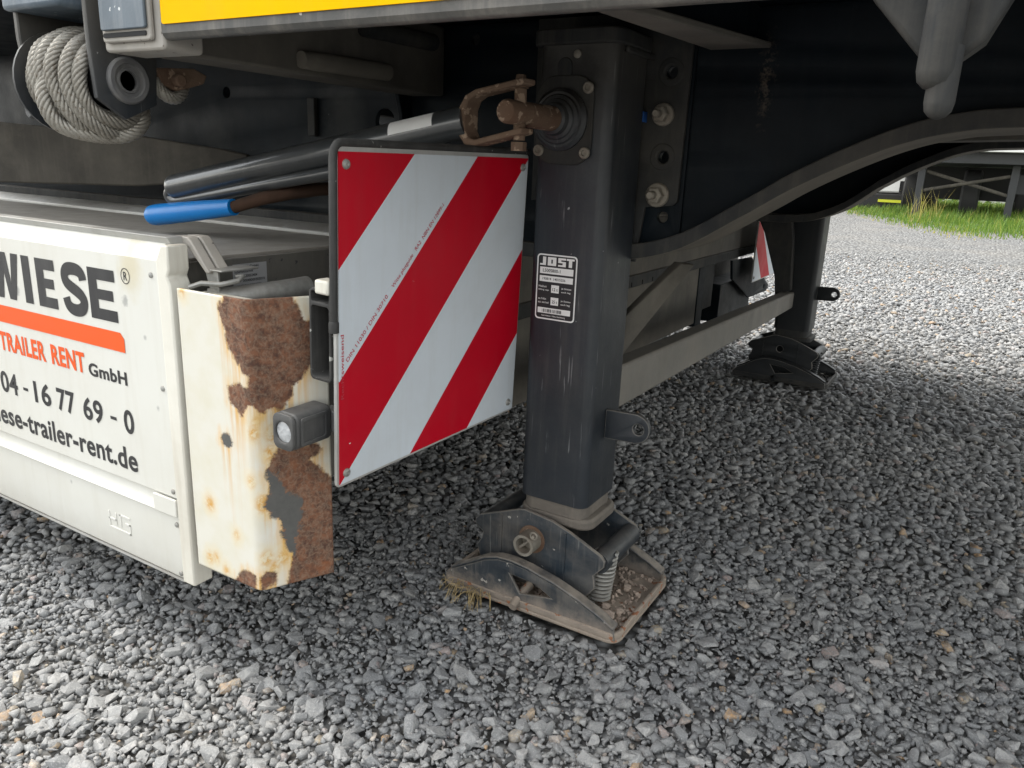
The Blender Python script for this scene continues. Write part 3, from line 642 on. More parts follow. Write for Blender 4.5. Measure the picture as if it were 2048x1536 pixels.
    ring = [(-.565+.0062*cos(a), 1.046, .1435+.0062*sin(a)) for a in np.linspace(0, 2*pi, 17)]; mb.tube(ring, .0018, 6); mb.build('split_pin', 'bolt', L)
    arc = [(-.742, .006), (-.738, .024), (-.727, .034), (-.705, .046), (-.655, .075), (-.628, .084), (-.600, .0855), (-.568, .082), (-.516, .071), (-.47, .056), (-.428, .038), (-.403, .024), (-.400, .006)]
    tri = [(-.604, .064), (-.582, .032), (-.520, .044), (-.552, .060)]
    for y, hs_ in ((1.036, [tri]), (1.264, [])):
        plate('rocker_rib', arc, hs_, 'XZ', y, y+.006, 'foot_paint', L, bevel=.0015, edge='worn_edge')
        top = arc[2:-1]; mb = MB(); n = len(top); ya, yb = (y-.003, y+.018) if y < 1.1 else (y-.012, y+.009)
        vs = [(x, ya, z_+.0005) for x, z_ in top]+[(x, ya, z_+.0065) for x, z_ in top]+[(x, yb, z_+.0065) for x, z_ in top]+[(x, yb, z_+.0005) for x, z_ in top]
        fs = []
        for i in range(n-1):
            for a, b_ in ((0, 1), (1, 2), (2, 3), (3, 0)): fs.append((a*n+i, a*n+i+1, b_*n+i+1, b_*n+i))
        fs += [(0, n, 2*n, 3*n), (n-1, 4*n-1, 3*n-1, 2*n-1)]
        mb.add(vs, fs); mb.build('rib_flange', 'foot_paint', L, bevel=.002, ang=50)
    pad = rrect(-.746, -.394, 1.032, 1.276, .022, 5); pin_ = rrect(-.738, -.402, 1.040, 1.268, .016, 5)
    mb = MB(); mb.prism(pad, 'XY', .001, .0075); mb.build('ground_pad', 'foot_dirty', L, bevel=.002)
    # raised rim of the pad
    plate('pad_rim', pad, [pin_], 'XY', .0076, .0195, 'foot_dirty', L, bevel=.002)
    mb = MB(); mb.tube([(-.586, 1.020, .012), (-.586, 1.05, .022), (-.583, 1.075, .031)], [.0075, .0085, .0085], 12); mb.build('pad_bolt', 'foot_dirty', L)
    MB().tube([(-.459, 1.084, .1085), (-.459, 1.222, .1085)], .0185, 18).build('rod', 'leg_paint', L)
    MB().tube([(-.690, 1.084, .120), (-.690, 1.222, .120)], .0145, 18).build('rod', 'leg_paint', L)
    pts = []
    for k in range(260):
        a = k*2*pi/22; f = k/259; pts.append((-.4585-.013*f+.0195*cos(a), 1.112+.010*f+.0195*sin(a), .118-.098*f))
    MB().tube(pts, .0030, 7).build('spring', 'zinc', L)
    # soil lying on the pad: small clods packed together
    rs_ = np.random.default_rng(4); mb = MB()
    for i in range(900):
        x = rs_.uniform(-.73, -.408); y = rs_.uniform(1.048, 1.262); s_ = rs_.uniform(.004, .014)
        V, F = SMALL[rs_.integers(0, len(SMALL))]; R3 = rotmats(1, 1.0, rs_)[0]
        h = .010+.010*max(0, 1-abs((y-1.16)/.09))*rs_.random()
        mb.add((V@R3.T*s_+np.array((x, y, h))).tolist(), F.tolist())
    for x, y, s_ in ((-.432, 1.072, .036), (-.446, 1.10, .02), (-.42, 1.10, .018), (-.44, 1.18, .02)):
        V, F = VARS[3]; mb.add((V*s_+np.array((x, y, .022))).tolist(), F.tolist())
    mb.build('soil', 'soil', L, smooth=False)
    return L
leg = landing_leg()
tag(leg, 'near landing leg with crank, rating sticker and spring shoe')
def copy_tree(o, parent, skip=()):
    c_ = o.copy(); COL.objects.link(c_); c_.parent = parent
    for ch in list(o.children):
        if ch.name.split('.')[0] not in skip: copy_tree(ch, c_, skip)
    return c_
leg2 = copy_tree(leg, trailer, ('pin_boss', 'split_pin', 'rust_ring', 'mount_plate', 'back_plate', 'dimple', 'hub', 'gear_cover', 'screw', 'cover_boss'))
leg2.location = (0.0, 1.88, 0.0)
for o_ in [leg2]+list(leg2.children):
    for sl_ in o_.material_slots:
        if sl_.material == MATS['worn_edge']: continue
        sl_.link = 'OBJECT'; sl_.material = MATS['chassis_dusty' if o_.name.split('.')[0] in ('ground_pad', 'soil', 'pad_rim', 'inner_tube', 'collar') else 'far_leg']  # far shoe and pad darkened as well, backlight put into their colours
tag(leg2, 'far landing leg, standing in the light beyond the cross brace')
# bracket plates beside the far leg
mb = MB(); mb.prism([(-.72, .60), (-.60, .60), (-.585, .53), (-.57, .345), (-.624, .32), (-.634, .39), (-.690, .545)], 'XZ', 2.93, 2.965); mb.build('leg_bracket', 'chassis_dusty', trailer, bevel=.004)
# rating sticker (part of the near leg)
f_ = to_front(1.0893); mb = MB()
f1, f2, f3 = to_front(1.0891), to_front(1.0888), to_front(1.0885)
poly(mb, rrect(-.6075, -.5355, .509, .6145, .006, 4), f_, 1)
poly(mb, rrect(-.6052, -.5378, .5113, .6122, .0045, 4), f1, 0)
def jl(u): return -.602+u*.0615
J0, J1 = .5965, .6100
def jp(pts, mi=1): poly(mb, [(jl(u), J0+v*(J1-J0)) for u, v in pts], f2, mi)
jp([(0, 0), (.175, 0), (.175, 1), (.08, 1), (.08, .2), (0, .2)])
jp([(.225, 0), (.475, 0), (.475, 1), (.225, 1)]); mb.add([(jl(u), 1.0886, J0+v*(J1-J0)) for u, v in ((.33, .27), (.375, .27), (.375, .72), (.33, .72))], [(0, 1, 2, 3)], 0)
jp([(.53, 0), (.755, 0), (.755, .6), (.62, .6), (.62, .78), (.755, .78), (.755, 1), (.53, 1), (.53, .42), (.66, .42), (.66, .2), (.53, .2)])
jp([(.84, 0), (.935, 0), (.935, .78), (1, .78), (1, 1), (.775, 1), (.775, .78), (.84, .78)])
for v0, v1, s_, u1 in ((.5832, .5938, 'L500S800-1', .62), (.5705, .5800, '190814  14015256', .78)):
    quad(mb, -.6015, -.5415, v0, v1, f2, 1); put_text(mb, s_, -.596, -.6015+.06*u1, v0+.0028, v1-.0026, f3, 0.012, 0)
for v0, a_, b_, n_ in ((.5535, 'Hublast', 'lifting cap.', '12 t'), (.5335, 'stat. Prüflast', 'stat. test load', '25 t')):
    quad(mb, -.5795, -.5655, v0, v0+.0125, f2, 1); put_text(mb, n_, -.577, -.5675, v0+.003, v0+.008, f3, .02, 0)
    put_text(mb, a_, -.6025, -.588, v0+.0075, v0+.0108, f2, .01, 1); put_text(mb, b_, -.6025, -.583, v0+.0018, v0+.0050, f2, .01, 1)
    put_text(mb, 'je Stütze', -.561, -.5435, v0+.0065, v0+.0100, f2, .01, 1); put_text(mb, 'each leg', -.561, -.5445, v0+.0008, v0+.0043, f2, .01, 1)
quad(mb, -.6025, -.543, .5192, .5282, f2, 1); rb = random.Random(3); u = -.5945
while u < -.559:
    w_ = rb.choice((.0005, .0009, .0014)); quad(mb, u, u+w_, .5208, .5262, f3, 0); u += w_+rb.choice((.0006, .001, .0016))
put_text(mb, 'Germany / Neu-Isenburg', -.595, -.552, .5136, .5168, f2, .01, 1)
tag(mb.build('rating_label', ['black_print', 'white_print'], leg, smooth=False, recalc=False), 'black and white maker label on the leg tube')
MB().prism(rrect(-.4945, -.4925, .822, .838, .0009, 2), 'XZ', 1.205, 1.219).build('paint_mark', 'blue_mark', leg)

# --- crank with universal joint
mb = MB(); mb.tube([(-.577, 1.066, .817), (-.579, 1.02, .817), (-.581, .985, .818)], [.0180, .0175, .0165], 18); mb.tube([(-.581, .99, .818), (-.582, .938, .8185), (-.582, .934, .8185)], [.0160, .0160, .0135], 18)
crank = mb.build('crank', 'rusty_iron', trailer)
tag(crank, 'rusty universal joint with long dark crank shaft')
b0 = Vector((-.655, .955, .806)); axd = (Vector((-1.236, .868, .682))-b0).normalized()
yk = MB()
# yoke: U of flat bar, arms above and below the shaft
side = Vector((0.12, 0.98, 0)).normalized()
def yoke_pt(a, h, w): return b0 - axd*a + Vector((0, 0, 1))*h + side*w
prof_o = [(.092, .038), (.02, .038), (.004, .033), (-.006, .018), (-.006, -.018), (.004, -.033), (.02, -.037), (.092, -.034)]
prof_i = [(.092, -.026), (.02, -.029), (.009, -.024), (.004, -.014), (.004, .014), (.009, .025), (.02, .030), (.092, .030)]
out = prof_o+prof_i; n = len(out)
yk.add([yoke_pt(a, h, -.015) for a, h in out]+[yoke_pt(a, h, .015) for a, h in out], [(i, i+1, n-2-i, n-1-i) for i in range(7)]+[(n+i, n+n-1-i, n+n-2-i, n+i+1) for i in range(7)]+[(i, n+i, n+(i+1) % n, (i+1) % n) for i in range(n)])
yk.build('yoke', 'rusty_iron', crank, bevel=.002)
mb = MB(); mb.tube([(-.581, .972, .782), (-.581, .972, .850)], .0085, 14); mb.tube([(-.581, .972, .850), (-.582, .972, .856), (-.582, .973, .868)], [.0115, .0085, .0068], 12)
mb.lathe((-.581, .972, .768), (0, 0, 1), [(.011, 0), (.011, .012)], 6); mb.build('joint_bolt', 'rusty_iron', crank)
sh = MB(); e0 = b0+axd*.003; e1 = Vector((-1.205, .872, .690))
e2 = Vector((-1.222, .870, .686))
sh.tube([e0, b0.lerp(e1, .3), b0.lerp(e1, .65), e1]+[e1.lerp(e2, f) for f in (.4, .7, .88, 1.0)], [.0230, .0220, .0212, .0205, .0198, .0165, .0115, .003], 22)
sh.build('shaft', 'shaft_paint', crank)
MB().tube(smooth_poly([(-1.213, .870, .688), (-1.226, .872, .676), (-1.218, .874, .667), (-1.19, .877, .669), (-1.05, .893, .695), (-.88, .914, .727)], 5), .0105, 14).build('fold_bar', 'shaft_paint', crank)
st = MB(); a0, a1 = b0.lerp(e1, .085), b0.lerp(e1, .215)
ax2 = (a1-a0).normalized(); s2 = ax2.cross(Vector((0, 0, 1))).normalized()*1.0
if s2.y > 0: s2 = -s2
upv = s2.cross(ax2).normalized()
if upv.z < 0: upv = -upv
rows = []
for p in (a0, a1):
    rows.append([p+(s2*cos(radians(t_))+upv*sin(radians(t_)))*.0229 for t_ in range(5, 66, 10)])
st.add(rows[0]+rows[1], [(i, i+1, 7+i+1, 7+i) for i in range(6)]); st.build('sticker', 'white_print', crank, recalc=False)
gp = MB(); g0, g1 = Vector((-1.272, .862, .637)), Vector((-1.062, .872, .664))
gp.tube([g0, g0.lerp(g1, .01), g0.lerp(g1, .04), g0.lerp(g1, .10), g0.lerp(g1, .6), g1], [.006, .014, .0175, .0185, .0165, .0135], 20); gp.build('grip', 'blue_grip', crank)
MB().tube([g1, g1.lerp(Vector((-.985, .90, .690)), .6), (-.985, .92, .690), (-.965, .97, .697), (-.955, 1.10, .70), (-.955, 1.236, .70)], [.0100, .0105, .011, .011, .011, .011], 12).build('grip_bar', 'dark_rust', crank)

# --- cross brace between the legs and diagonal strut
mb = MB(); A = (-.528, 1.224, .402, .318); B = (-.562, 2.968, .336, .276); wx = .045
vs = []
for x, y, zt, zb in (A, B): vs += [(x-wx, y, zb), (x+.0, y, zb), (x+.0, y, zt), (x-wx, y, zt)]
mb.add(vs, [(0, 3, 2, 1), (4, 5, 6, 7), (0, 1, 5, 4), (1, 2, 6, 5), (2, 3, 7, 6), (3, 0, 4, 7)]); mb.build('cross_brace', 'brace_grey', trailer, bevel=.006)
mb = MB(); vs = [(-.512, 1.235, .428), (-.512, 1.235, .500), (-.466, 1.372, .588), (-.438, 1.372, .588), (-.53, 1.262, .428), (-.53, 1.262, .500), (-.485, 1.39, .588), (-.452, 1.39, .588)]
mb.add(vs, [(0, 1, 2, 3), (4, 7, 6, 5), (0, 3, 7, 4), (1, 5, 6, 2), (0, 4, 5, 1), (3, 2, 6, 7)]); mb.build('strut', 'underside', trailer, bevel=.003)

# --- low bed: floor boards, front wall, floor edge profile
bed = MB().box(-2.7, -.932, .668, 3.49, .545, .590).build('bed_frame', 'bed_wall', trailer, bevel=.002)
x = -2.7
for i, (ya, yb) in enumerate(((.670, 1.078), (1.30, 1.75), (1.754, 2.2), (2.204, 2.65), (3.05, 3.48))):
    MB().box(-2.7, -.934, ya, yb, .5905, .607).build('floor_board', 'floor_ply', bed, bevel=.001)
mb = MB(); mb.prism([(1.080, .5905), (1.080, .612), (1.092, .620), (1.128, .624), (1.128, .5905)], 'YZ', -2.7, -.934); mb.build('floor_profile', 'aluminium', bed, bevel=.0015)
MB().box(-2.7, -.94, 1.130, 1.16, .5905, .640).build('floor_profile', 'chassis_dusty', bed, bevel=.0015)
MB().box(-.931, -.922, .668, 3.49, .20, .603).build('front_wall', 'bed_wall', bed, bevel=.001)
MB().box(-2.7, -.94, .69, 3.47, .20, .21).build('bed_bottom', 'chassis', bed)
# sticker on the front wall
tow = lambda x_: (lambda u, v: (x_, u, v)); f0, f1 = tow(-.9215), tow(-.9211); mb = MB()
quad(mb, .748, .811, .552, .594, f0, 0)
for i, s_ in enumerate(('VS-Schoch GmbH', 'Sicherheitstechnik', 'Art.   PK30003404', 'SeN.  00048000303010')):
    put_text(mb, s_, .7505, (.795, .785, .792, .806)[i], .5878-i*.0068, .5918-i*.0068, f1, .012, 1)
u = .752
while u < .800:
    w_ = rb.choice((.0006, .001, .0016)); quad(mb, u, u+w_, .5545, .5635, f1, 1); u += w_+rb.choice((.0007, .0011, .0018))
mb.build('type_sticker', ['sticker_grey', 'black_print'], bed, smooth=False, recalc=False)
# front bumper strip with slots, pale panel and dark arms seen under the neck
fbp = MB().box(-.835, -.820, 1.35, 2.62, .235, .432).build('front_panel', 'underside', trailer, bevel=.003)
MB().box(-.821, -.800, 1.30, 3.42, .436, .470).build('bump_strip', 'chassis_dusty', fbp, bevel=.003)
for k in range(12): MB().box(-.8005, -.798, 1.42+k*.078, 1.426+k*.078, .440, .452).build('slot', 'dark_hole', fbp)
MB().box(-.835, -.80, 1.30, 3.42, .471, .588).build('bump_beam', 'underside', fbp, bevel=.003)
MB().box(-.86, -.82, 2.63, 2.70, .22, .43).build('stay', 'chassis', fbp, bevel=.003)
MB().box(-.85, -.825, 2.71, 2.82, .27, .43).build('stay', 'chassis_dusty', fbp, bevel=.003)
plate('arm', [(2.92, .434), (3.20, .425), (3.56, .272), (3.52, .250), (3.23, .256), (2.95, .36)], [circ(3.47, .277, .010)], 'YZ', -.80, -.79, 'chassis', fbp, bevel=.002)
MB().prism([(3.34, .588), (3.545, .588), (3.52, .50), (3.455, .28), (3.34, .28)], 'YZ', -.812, -.803).build('stay', 'chassis', fbp, bevel=.002)
MB().box(-.90, -.813, 2.88, 3.33, .20, .345).build('stay', 'chassis', fbp, bevel=.003)

# --- grey beam over the bed
mb = MB(); st_ = [(-1.98, .915, .664, .800), (-1.62, 1.075, .670, .778), (-1.46, 1.175, .690, .756), (-1.42, 1.21, .712, .747)]
vs = []
for x, y, zb, zt in st_: vs += [(x, y, zb), (x, y, zt), (x-.05, y+.06, zt), (x-.05, y+.06, zb)]
fs = [(0, 1, 2, 3), (12, 15, 14, 13)]
for i in range(3):
    for a in range(4): fs.append((i*4+a, i*4+(a+1) % 4, i*4+4+(a+1) % 4, i*4+4+a))
mb.add(vs, fs); mb.build('bed_strut', 'beam_grey', trailer, bevel=.004)

# --- winch
mb = MB()
wp = [(.626, 1.0), (.626, .873), (.630, .812), (.668, .787), (.716, .809), (.722, .874), (.722, 1.0)]
win = plate('winch', wp, [circ(.672, .836, .012)], 'YZ', -1.028, -1.018, 'leg_paint', trailer, bevel=.0025)
tag(win, 'cable winch with slotted round hub')
MB().lathe((-1.0185, .674, .837), (1, 0, 0), [(.030, 0), (.030, .004), (.0275, .007), (.022, .007), (.021, .004), (.0165, .003), (.0155, .0045), (.013, .0045), (.0125, -.012)], 36).build('hub', 'grey_plastic', win)
MB().prism([(.624, 1.0), (.624, .89), (.634, .80), (.664, .786), (.716, .80), (.72, 1.0)], 'YZ', -1.186, -1.176).build('side_plate', 'leg_paint', win, bevel=.002)
MB().box(-1.19, -1.058, .612, .72, .922, .984).build('top_cover', 'pocket_steel', win, bevel=.006)
MB().tube([(-1.180, .676, .836), (-1.0185, .676, .836)], .035, 24).build('drum', 'leg_paint', win)
MB().lathe((-1.176, .676, .836), (1, 0, 0), [(.068, 0), (.068, .004)], 32).build('drum_flange', 'leg_paint', win)
lv = [(x+.058, z_) for x, z_ in [(-1.245, .874), (-1.270, .868), (-1.278, .842), (-1.290, .835), (-1.293, .822), (-1.278, .812), (-1.273, .79), (-1.265, .785), (-1.24, .80)]]
MB().prism(lv, 'XZ', .640, .650).build('ratchet_pawl', 'leg_paint', win, bevel=.002)
MB().box(-1.20, -1.15, .69, .74, .765, .80).build('bracket', 'grey_plastic', win, bevel=.006)
mb = MB(); mb.prism([(.727, .860), (.79, .866), (.812, .858), (.805, .846), (.78, .838), (.758, .832), (.735, .838)], 'YZ', -1.045, -1.03); mb.tube([(-1.03, .757, .846), (-1.016, .757, .846)], .009, 14)
mb.build('shackle', 'rusty_iron', win, bevel=.002)

# wire rope: six-strand section swept with twist along an uneven winding
def rope(path, r, name, parent=None, lobes=8, seg=32, pitch=.062):
    path = [Vector(p) for p in path]; n = len(path)
    tg = [(path[min(i+1, n-1)]-path[max(i-1, 0)]).normalized() for i in range(n)]
    u = tg[0].cross(Vector((0.3, 0.2, 1))).normalized(); vs = []; fs = []; dist = 0
    for i in range(n):
        u = (u-tg[i]*u.dot(tg[i])).normalized(); w = tg[i].cross(u)
        if i: dist += (path[i]-path[i-1]).length
        for k in range(seg):
            th = 2*pi*k/seg; rr = r*(.87+.13*abs(cos(lobes*th/2))**.7); ph = th+dist/pitch*2*pi
            vs.append(path[i]+(u*cos(ph)+w*sin(ph))*rr)
    for i in range(n-1):
        for k in range(seg): fs.append((i*seg+k, i*seg+(k+1) % seg, (i+1)*seg+(k+1) % seg, (i+1)*seg+k))
    fs += [tuple(range(seg)), tuple(range((n-1)*seg, n*seg))]
    mb = MB(); mb.add(vs, fs); return mb.build(name, 'rope_wire', parent, ang=60)
cy_, cz_ = .674, .836; pts = []
turns = [(-1.160, .044), (-1.140, .045), (-1.120, .045), (-1.100, .045), (-1.080, .045), (-1.060, .044), (-1.046, .044),
         (-1.054, .054), (-1.076, .060), (-1.098, .062), (-1.122, .058), (-1.142, .056)]
SPT = 54; rr_ = random.Random(5)
for i in range(len(turns)-1):
    (xa, ra), (xb, rb2) = turns[i], turns[i+1]
    for k in range(SPT):
        f = k/SPT; a = 2*pi*f+pi*.5
        fx = f*f*(3-2*f); r_ = ra+(rb2-ra)*fx
        sag = 0.010*max(0, -sin(a))**2 if i > 6 else 0.003*max(0, -sin(a))
        pts.append((xa+(xb-xa)*fx+.003*sin(3*a+i)-(.010*sin(a) if i > 6 else .004*sin(a)), cy_-.004+r_*cos(a), cz_+r_*sin(a)-sag))
wire = rope(pts, .0100, 'wire_rope')
tag(wire, 'dirty twisted steel wire rope wound on the winch drum', 'wire rope')
# the loose loop that sags below the winch plate
lp = smooth_poly([(-1.098, .640, .868), (-1.098, .618, .845), (-1.098, .605, .81), (-1.092, .617, .778), (-1.07, .650, .766), (-1.048, .685, .768), (-1.045, .708, .785), (-1.055, .716, .81), (-1.06, .712, .836)], 14)
rope(lp, .0105, 'loose_loop', wire)

rope(smooth_poly([(-1.04, .728, .845), (-1.035, .738, .828), (-1.035, .755, .822), (-1.04, .772, .830), (-1.05, .785, .845)], 8), .009, 'loose_loop', wire)

# --- white side panel with lettering
prof = [(.630, .609), (.648, .634), (.655, .636), (.662, .634), (.662, .15), (.655, .139), (.6315, .139), (.6305, .143), (.6305, .2385), (.6265, .2405), (.6345, .2555), (.6345, .268), (.630, .2685)]
mb = MB(); mb.prism(prof, 'YZ', -2.7, -.9245); panel = mb.build('side_panel', 'white_paint', trailer, bevel=.0008)
tag(panel, 'white aluminium side panel printed with company lettering')
MB().prism([(.640, .640), (.664, .640), (.668, .628), (.668, .60), (.664, .60)], 'YZ', -2.7, -.915).build('top_profile', 'aluminium', panel, bevel=.001)
mb = MB(); mb.prism([(.6305, .137), (.6305, .1335), (.66, .1335), (.66, .1385)], 'YZ', -2.7, -.9245); mb.build('bottom_lip', 'aluminium', panel)
mb = MB(); mb.prism([(-.924, .136), (-.924, .609), (-.911, .6315), (-.898, .6315), (-.898, .60), (-.903, .590), (-.898, .58), (-.898, .136)], 'XZ', .6275, .660)
mb.build('end_profile', 'cream_edge', panel, bevel=.0025)
MB().box(-.976, -.9247, .6262, .6300, .2395, .2665).build('rib_cap', 'white_paint', panel, bevel=.001)
for x, z_ in ((-.939, .589), (-.935, .432), (-.932, .278), (-.9305, .226), (-.930, .147)):
    MB().lathe((x, .6302, z_), (0, -1, 0), [(.0042, 0), (.0038, .0016), (.002, .0025)], 14).build('rivet', 'zinc', panel)
PF = to_front(.6294); PF2 = to_front(.6290)
# WIESE: heavy block letters
mb = MB(); Zb, Zt = .512, .586; h = Zt-Zb
def E_(x0, w):
    poly(mb, [(x0, Zb), (x0+.021, Zb), (x0+.021, Zt), (x0, Zt)], PF)
    for z0, z1, k in ((Zb, Zb+.0165, 1), (Zb+.0295, Zb+.0445, .90), (Zt-.0165, Zt, 1)): quad(mb, x0+.021, x0+w*k, z0, z1, PF)
E_(-1.087, .064); E_(-1.2235, .051)
poly(mb, [(-1.2620, Zb), (-1.2405, Zb), (-1.2405, Zt), (-1.2620, Zt)], PF)
# W
wt, wb = .0205, .019
poly(mb, [(-1.362, Zt), (-1.362+wt, Zt), (-1.3345, Zb+.026), (-1.3275, Zt), (-1.3275+.020, Zt), (-1.2995, Zb+.026), (-1.2915, Zt), (-1.2715, Zt), (-1.2895, Zb), (-1.2895-wb, Zb), (-1.3175, Zb+.044), (-1.3265, Zb), (-1.3265-wb, Zb)], PF)
# S
cx, r1 = -1.124, .0235
sp_ = [(cx+.0235, Zt-.022), (cx+.021, Zt-.0135), (cx+.013, Zt-.0085), (cx, Zt-.007), (cx-.013, Zt-.0085), (cx-.0205, Zt-.0135), (cx-.0225, Zt-.021), (cx-.019, Zt-.0285), (cx-.009, Zt-.034), (cx+.004, Zt-.039), (cx+.016, Zt-.045), (cx+.0215, Zt-.053), (cx+.0195, Zt-.061), (cx+.012, Zt-.0665), (cx, Zt-.0685), (cx-.012, Zt-.067), (cx-.020, Zt-.0615), (cx-.0235, Zt-.0515)]
stroke(mb, smooth_poly(sp_, 4), .0185, PF)
mb.build('company_lettering', 'letter_black', panel, smooth=False, recalc=False)
mb = MB(); ring = [(-.9965+.0095*cos(a), .5815+.0105*sin(a)) for a in np.linspace(0, 2*pi, 33)]; stroke(mb, ring, .0012, PF); put_text(mb, 'R', -1.0005, -.9925, .5755, .5875, PF, .01)
mb.build('registered_mark', 'black_print', panel, smooth=False, recalc=False)
mb = MB(); poly(mb, [(-1.62, .470), (-1.0135, .470), (-1.0135, .490), (-1.0215, .4985), (-1.62, .4985)], PF); mb.build('orange_stripe', 'orange_print', panel, smooth=False, recalc=False)
mb = MB(); put_text(mb, 'TRAILER', -1.362, -1.2255, .4215, .4535, PF, .034); put_text(mb, 'RENT', -1.2095, -1.1195, .4215, .4535, PF, .034); mb.build('rent_lettering', 'orange_print', panel, smooth=False, recalc=False)
mb = MB(); put_text(mb, 'GmbH', -1.111, -1.0165, .4205, .4410, PF, .03); mb.build('firm_lettering', 'black_print', panel, smooth=False, recalc=False)
for s_, u0, u1, v0, v1 in (('04', -1.378, -1.3255, .346, .3835), ('-', -1.308, -1.294, .3605, .3655), ('16', -1.2755, -1.2275, .346, .3835), ('77', -1.209, -1.160, .346, .3835), ('69', -1.138, -1.087, .346, .3835), ('-', -1.068, -1.053, .3605, .3655), ('0', -1.0345, -1.0105, .346, .3835)):
    mb = MB(); put_text(mb, s_, u0, u1, v0, v1, PF, .022); mb.build('phone_digits' if s_ != '-' else 'dash', 'letter_black', panel, smooth=False, recalc=False)
mb = MB(); put_text(mb, 'wiese-trailer-rent.de', -1.446, -1.0115, .2865, .3225, PF, .022); mb.build('web_lettering', 'letter_black', panel, smooth=False, recalc=False)
# embossed HG mark on the lower board
mb = MB(); F2 = to_front(.6298)
def bar(u0, u1, v0, v1): mb.box(u0, u1, .6294, .6306, v0, v1)
bar(-1.103, -1.0995, .176, .202); bar(-1.0855, -1.082, .181, .202); bar(-1.103, -1.082, .188, .1915); bar(-1.0735, -1.070, .181, .203)
bar(-1.0735, -1.047, .1995, .203); bar(-1.060, -1.047, .188, .1915); bar(-1.0505, -1.047, .173, .1915); bar(-1.103, -1.047, .173, .1765)
mb.build('embossed_mark', 'white_paint', panel, bevel=.0006)
# latch pieces behind the panel corner
for y0, y1, m_ in ((.6645, .680, 'block_metal'), (.683, .700, 'block_metal')):
    MB().prism([(-.932, .640), (-.905, .640), (-.898, .634), (-.866, .596), (-.872, .594), (-.905, .626), (-.926, .626)], 'XZ', y0, y1).build('latch', m_, panel, bevel=.002)
mb = MB(); mb.prism([(-.885, .602), (-.872, .560), (-.862, .545), (-.858, .545), (-.858, .598)], 'XZ', .672, .676); mb.box(-.878, -.845, .668, .73, .598, .6005)
mb.build('latch_bracket', 'zinc', panel, bevel=.001)
MB().tube([(-.875, .668, .560), (-.85, .70, .562), (-.83, .76, .566), (-.825, .80, .568)], [.014, .015, .015, .015], 14).build('lock_bar', 'zinc', panel)
mb = MB(); mb.tube([(-.885, .648, .577), (-.87, .655, .583), (-.85, .67, .582), (-.84, .69, .586), (-.843, .70, .590), (-.85, .695, .590)], .0035, 8); mb.build('pull_wire', 'zinc', panel)

# --- rusted corner post
R1 = [(0.0962, 0.590), (0.0868, 0.5595), (0.0829, 0.5688), (0.0796, 0.5673), (0.0828, 0.5514), (0.0909, 0.535), (0.0927, 0.5198), (0.1039, 0.5015), (0.1172, 0.4904), (0.1182, 0.4839), (0.1305, 0.4822), (0.126, 0.4628), (0.1195, 0.4605), (0.1104, 0.4667), (0.0898, 0.4607), (0.0905, 0.4424), (0.1043, 0.4335), (0.1101, 0.425), (0.1243, 0.4421), (0.1323, 0.4426), (0.1402, 0.43), (0.158, 0.4355), (0.1689, 0.4316), (0.1807, 0.4475), (0.1825, 0.4635), (0.1952, 0.4712), (0.2096, 0.4927), (0.2175, 0.524), (0.2136, 0.5436), (0.2002, 0.5457), (0.1962, 0.5593), (0.1901, 0.5707), (0.1837, 0.590)]
R2 = [(0.1642, 0.3766), (0.1548, 0.3663), (0.145, 0.3488), (0.1508, 0.3282), (0.1405, 0.3009), (0.1487, 0.2841), (0.1645, 0.2754), (0.1614, 0.2583), (0.1696, 0.2304), (0.1777, 0.2231), (0.1706, 0.196), (0.1674, 0.165), (0.2419, 0.165), (0.2402, 0.3125), (0.2235, 0.3311), (0.2165, 0.34), (0.2004, 0.3567), (0.2197, 0.3669), (0.2128, 0.3755)]
R3 = [(0.0805, 0.165), (0.0805, 0.1783), (0.094, 0.1934), (0.1048, 0.1996), (0.1181, 0.1962), (0.1198, 0.165)]
R4 = [(0.1294, 0.1919), (0.138, 0.2025), (0.1493, 0.1967), (0.1499, 0.1834), (0.1322, 0.178)]
PR = [(0.1439, 0.349), (0.1581, 0.339), (0.1705, 0.3093), (0.1889, 0.3003), (0.1883, 0.2852), (0.1827, 0.2608), (0.1765, 0.2234), (0.1696, 0.2304), (0.1614, 0.2583), (0.1645, 0.2754), (0.1487, 0.2841), (0.1405, 0.3009), (0.1508, 0.3282)]
def sdist(pts, polys):
    best = np.full(len(pts), 9.0); ins = np.zeros(len(pts), bool)
    for pl in polys:
        A_ = np.array(pl); B_ = np.roll(A_, -1, 0); inp = np.zeros(len(pts), bool)
        for a, b2 in zip(A_, B_):
            e_ = b2-a; w = pts-a; tt = np.clip((w@e_)/(e_@e_), 0, 1); d = np.hypot(*(w-tt[:, None]*e_).T); best = np.minimum(best, d)
            cnd = ((a[1] > pts[:, 1]) != (b2[1] > pts[:, 1]))
            with np.errstate(divide='ignore', invalid='ignore'):
                xi = a[0]+(pts[:, 1]-a[1])*(b2[0]-a[0])/(b2[1]-a[1])
            inp ^= cnd & (pts[:, 0] < xi)
        ins |= inp
    return np.where(ins, -best, best)
def post_xy(s_):
    # left face, rounded bend, angled face
    r = .010; P0, P1, P2 = np.array((-.887, .630)), np.array((-.758, .630)), np.array((-.713, .724))
    e2 = (P2-P1)/np.linalg.norm(P2-P1); s0 = .129
    if s_ < s0-r: return P0+np.array((s_, 0))
    if s_ > s0+r: return P1+e2*(s_-s0)
    t_ = (s_-(s0-r))/(2*r); a = P1-np.array((r, 0)); c_ = P1+e2*r
    return (1-t_)**2*a+2*t_*(1-t_)*P1+t_*t_*c_
ns, nz = 96, 160; ss = np.linspace(0, .233, ns); zz = np.linspace(.1765, .5775, nz)
V3 = []; UV = []
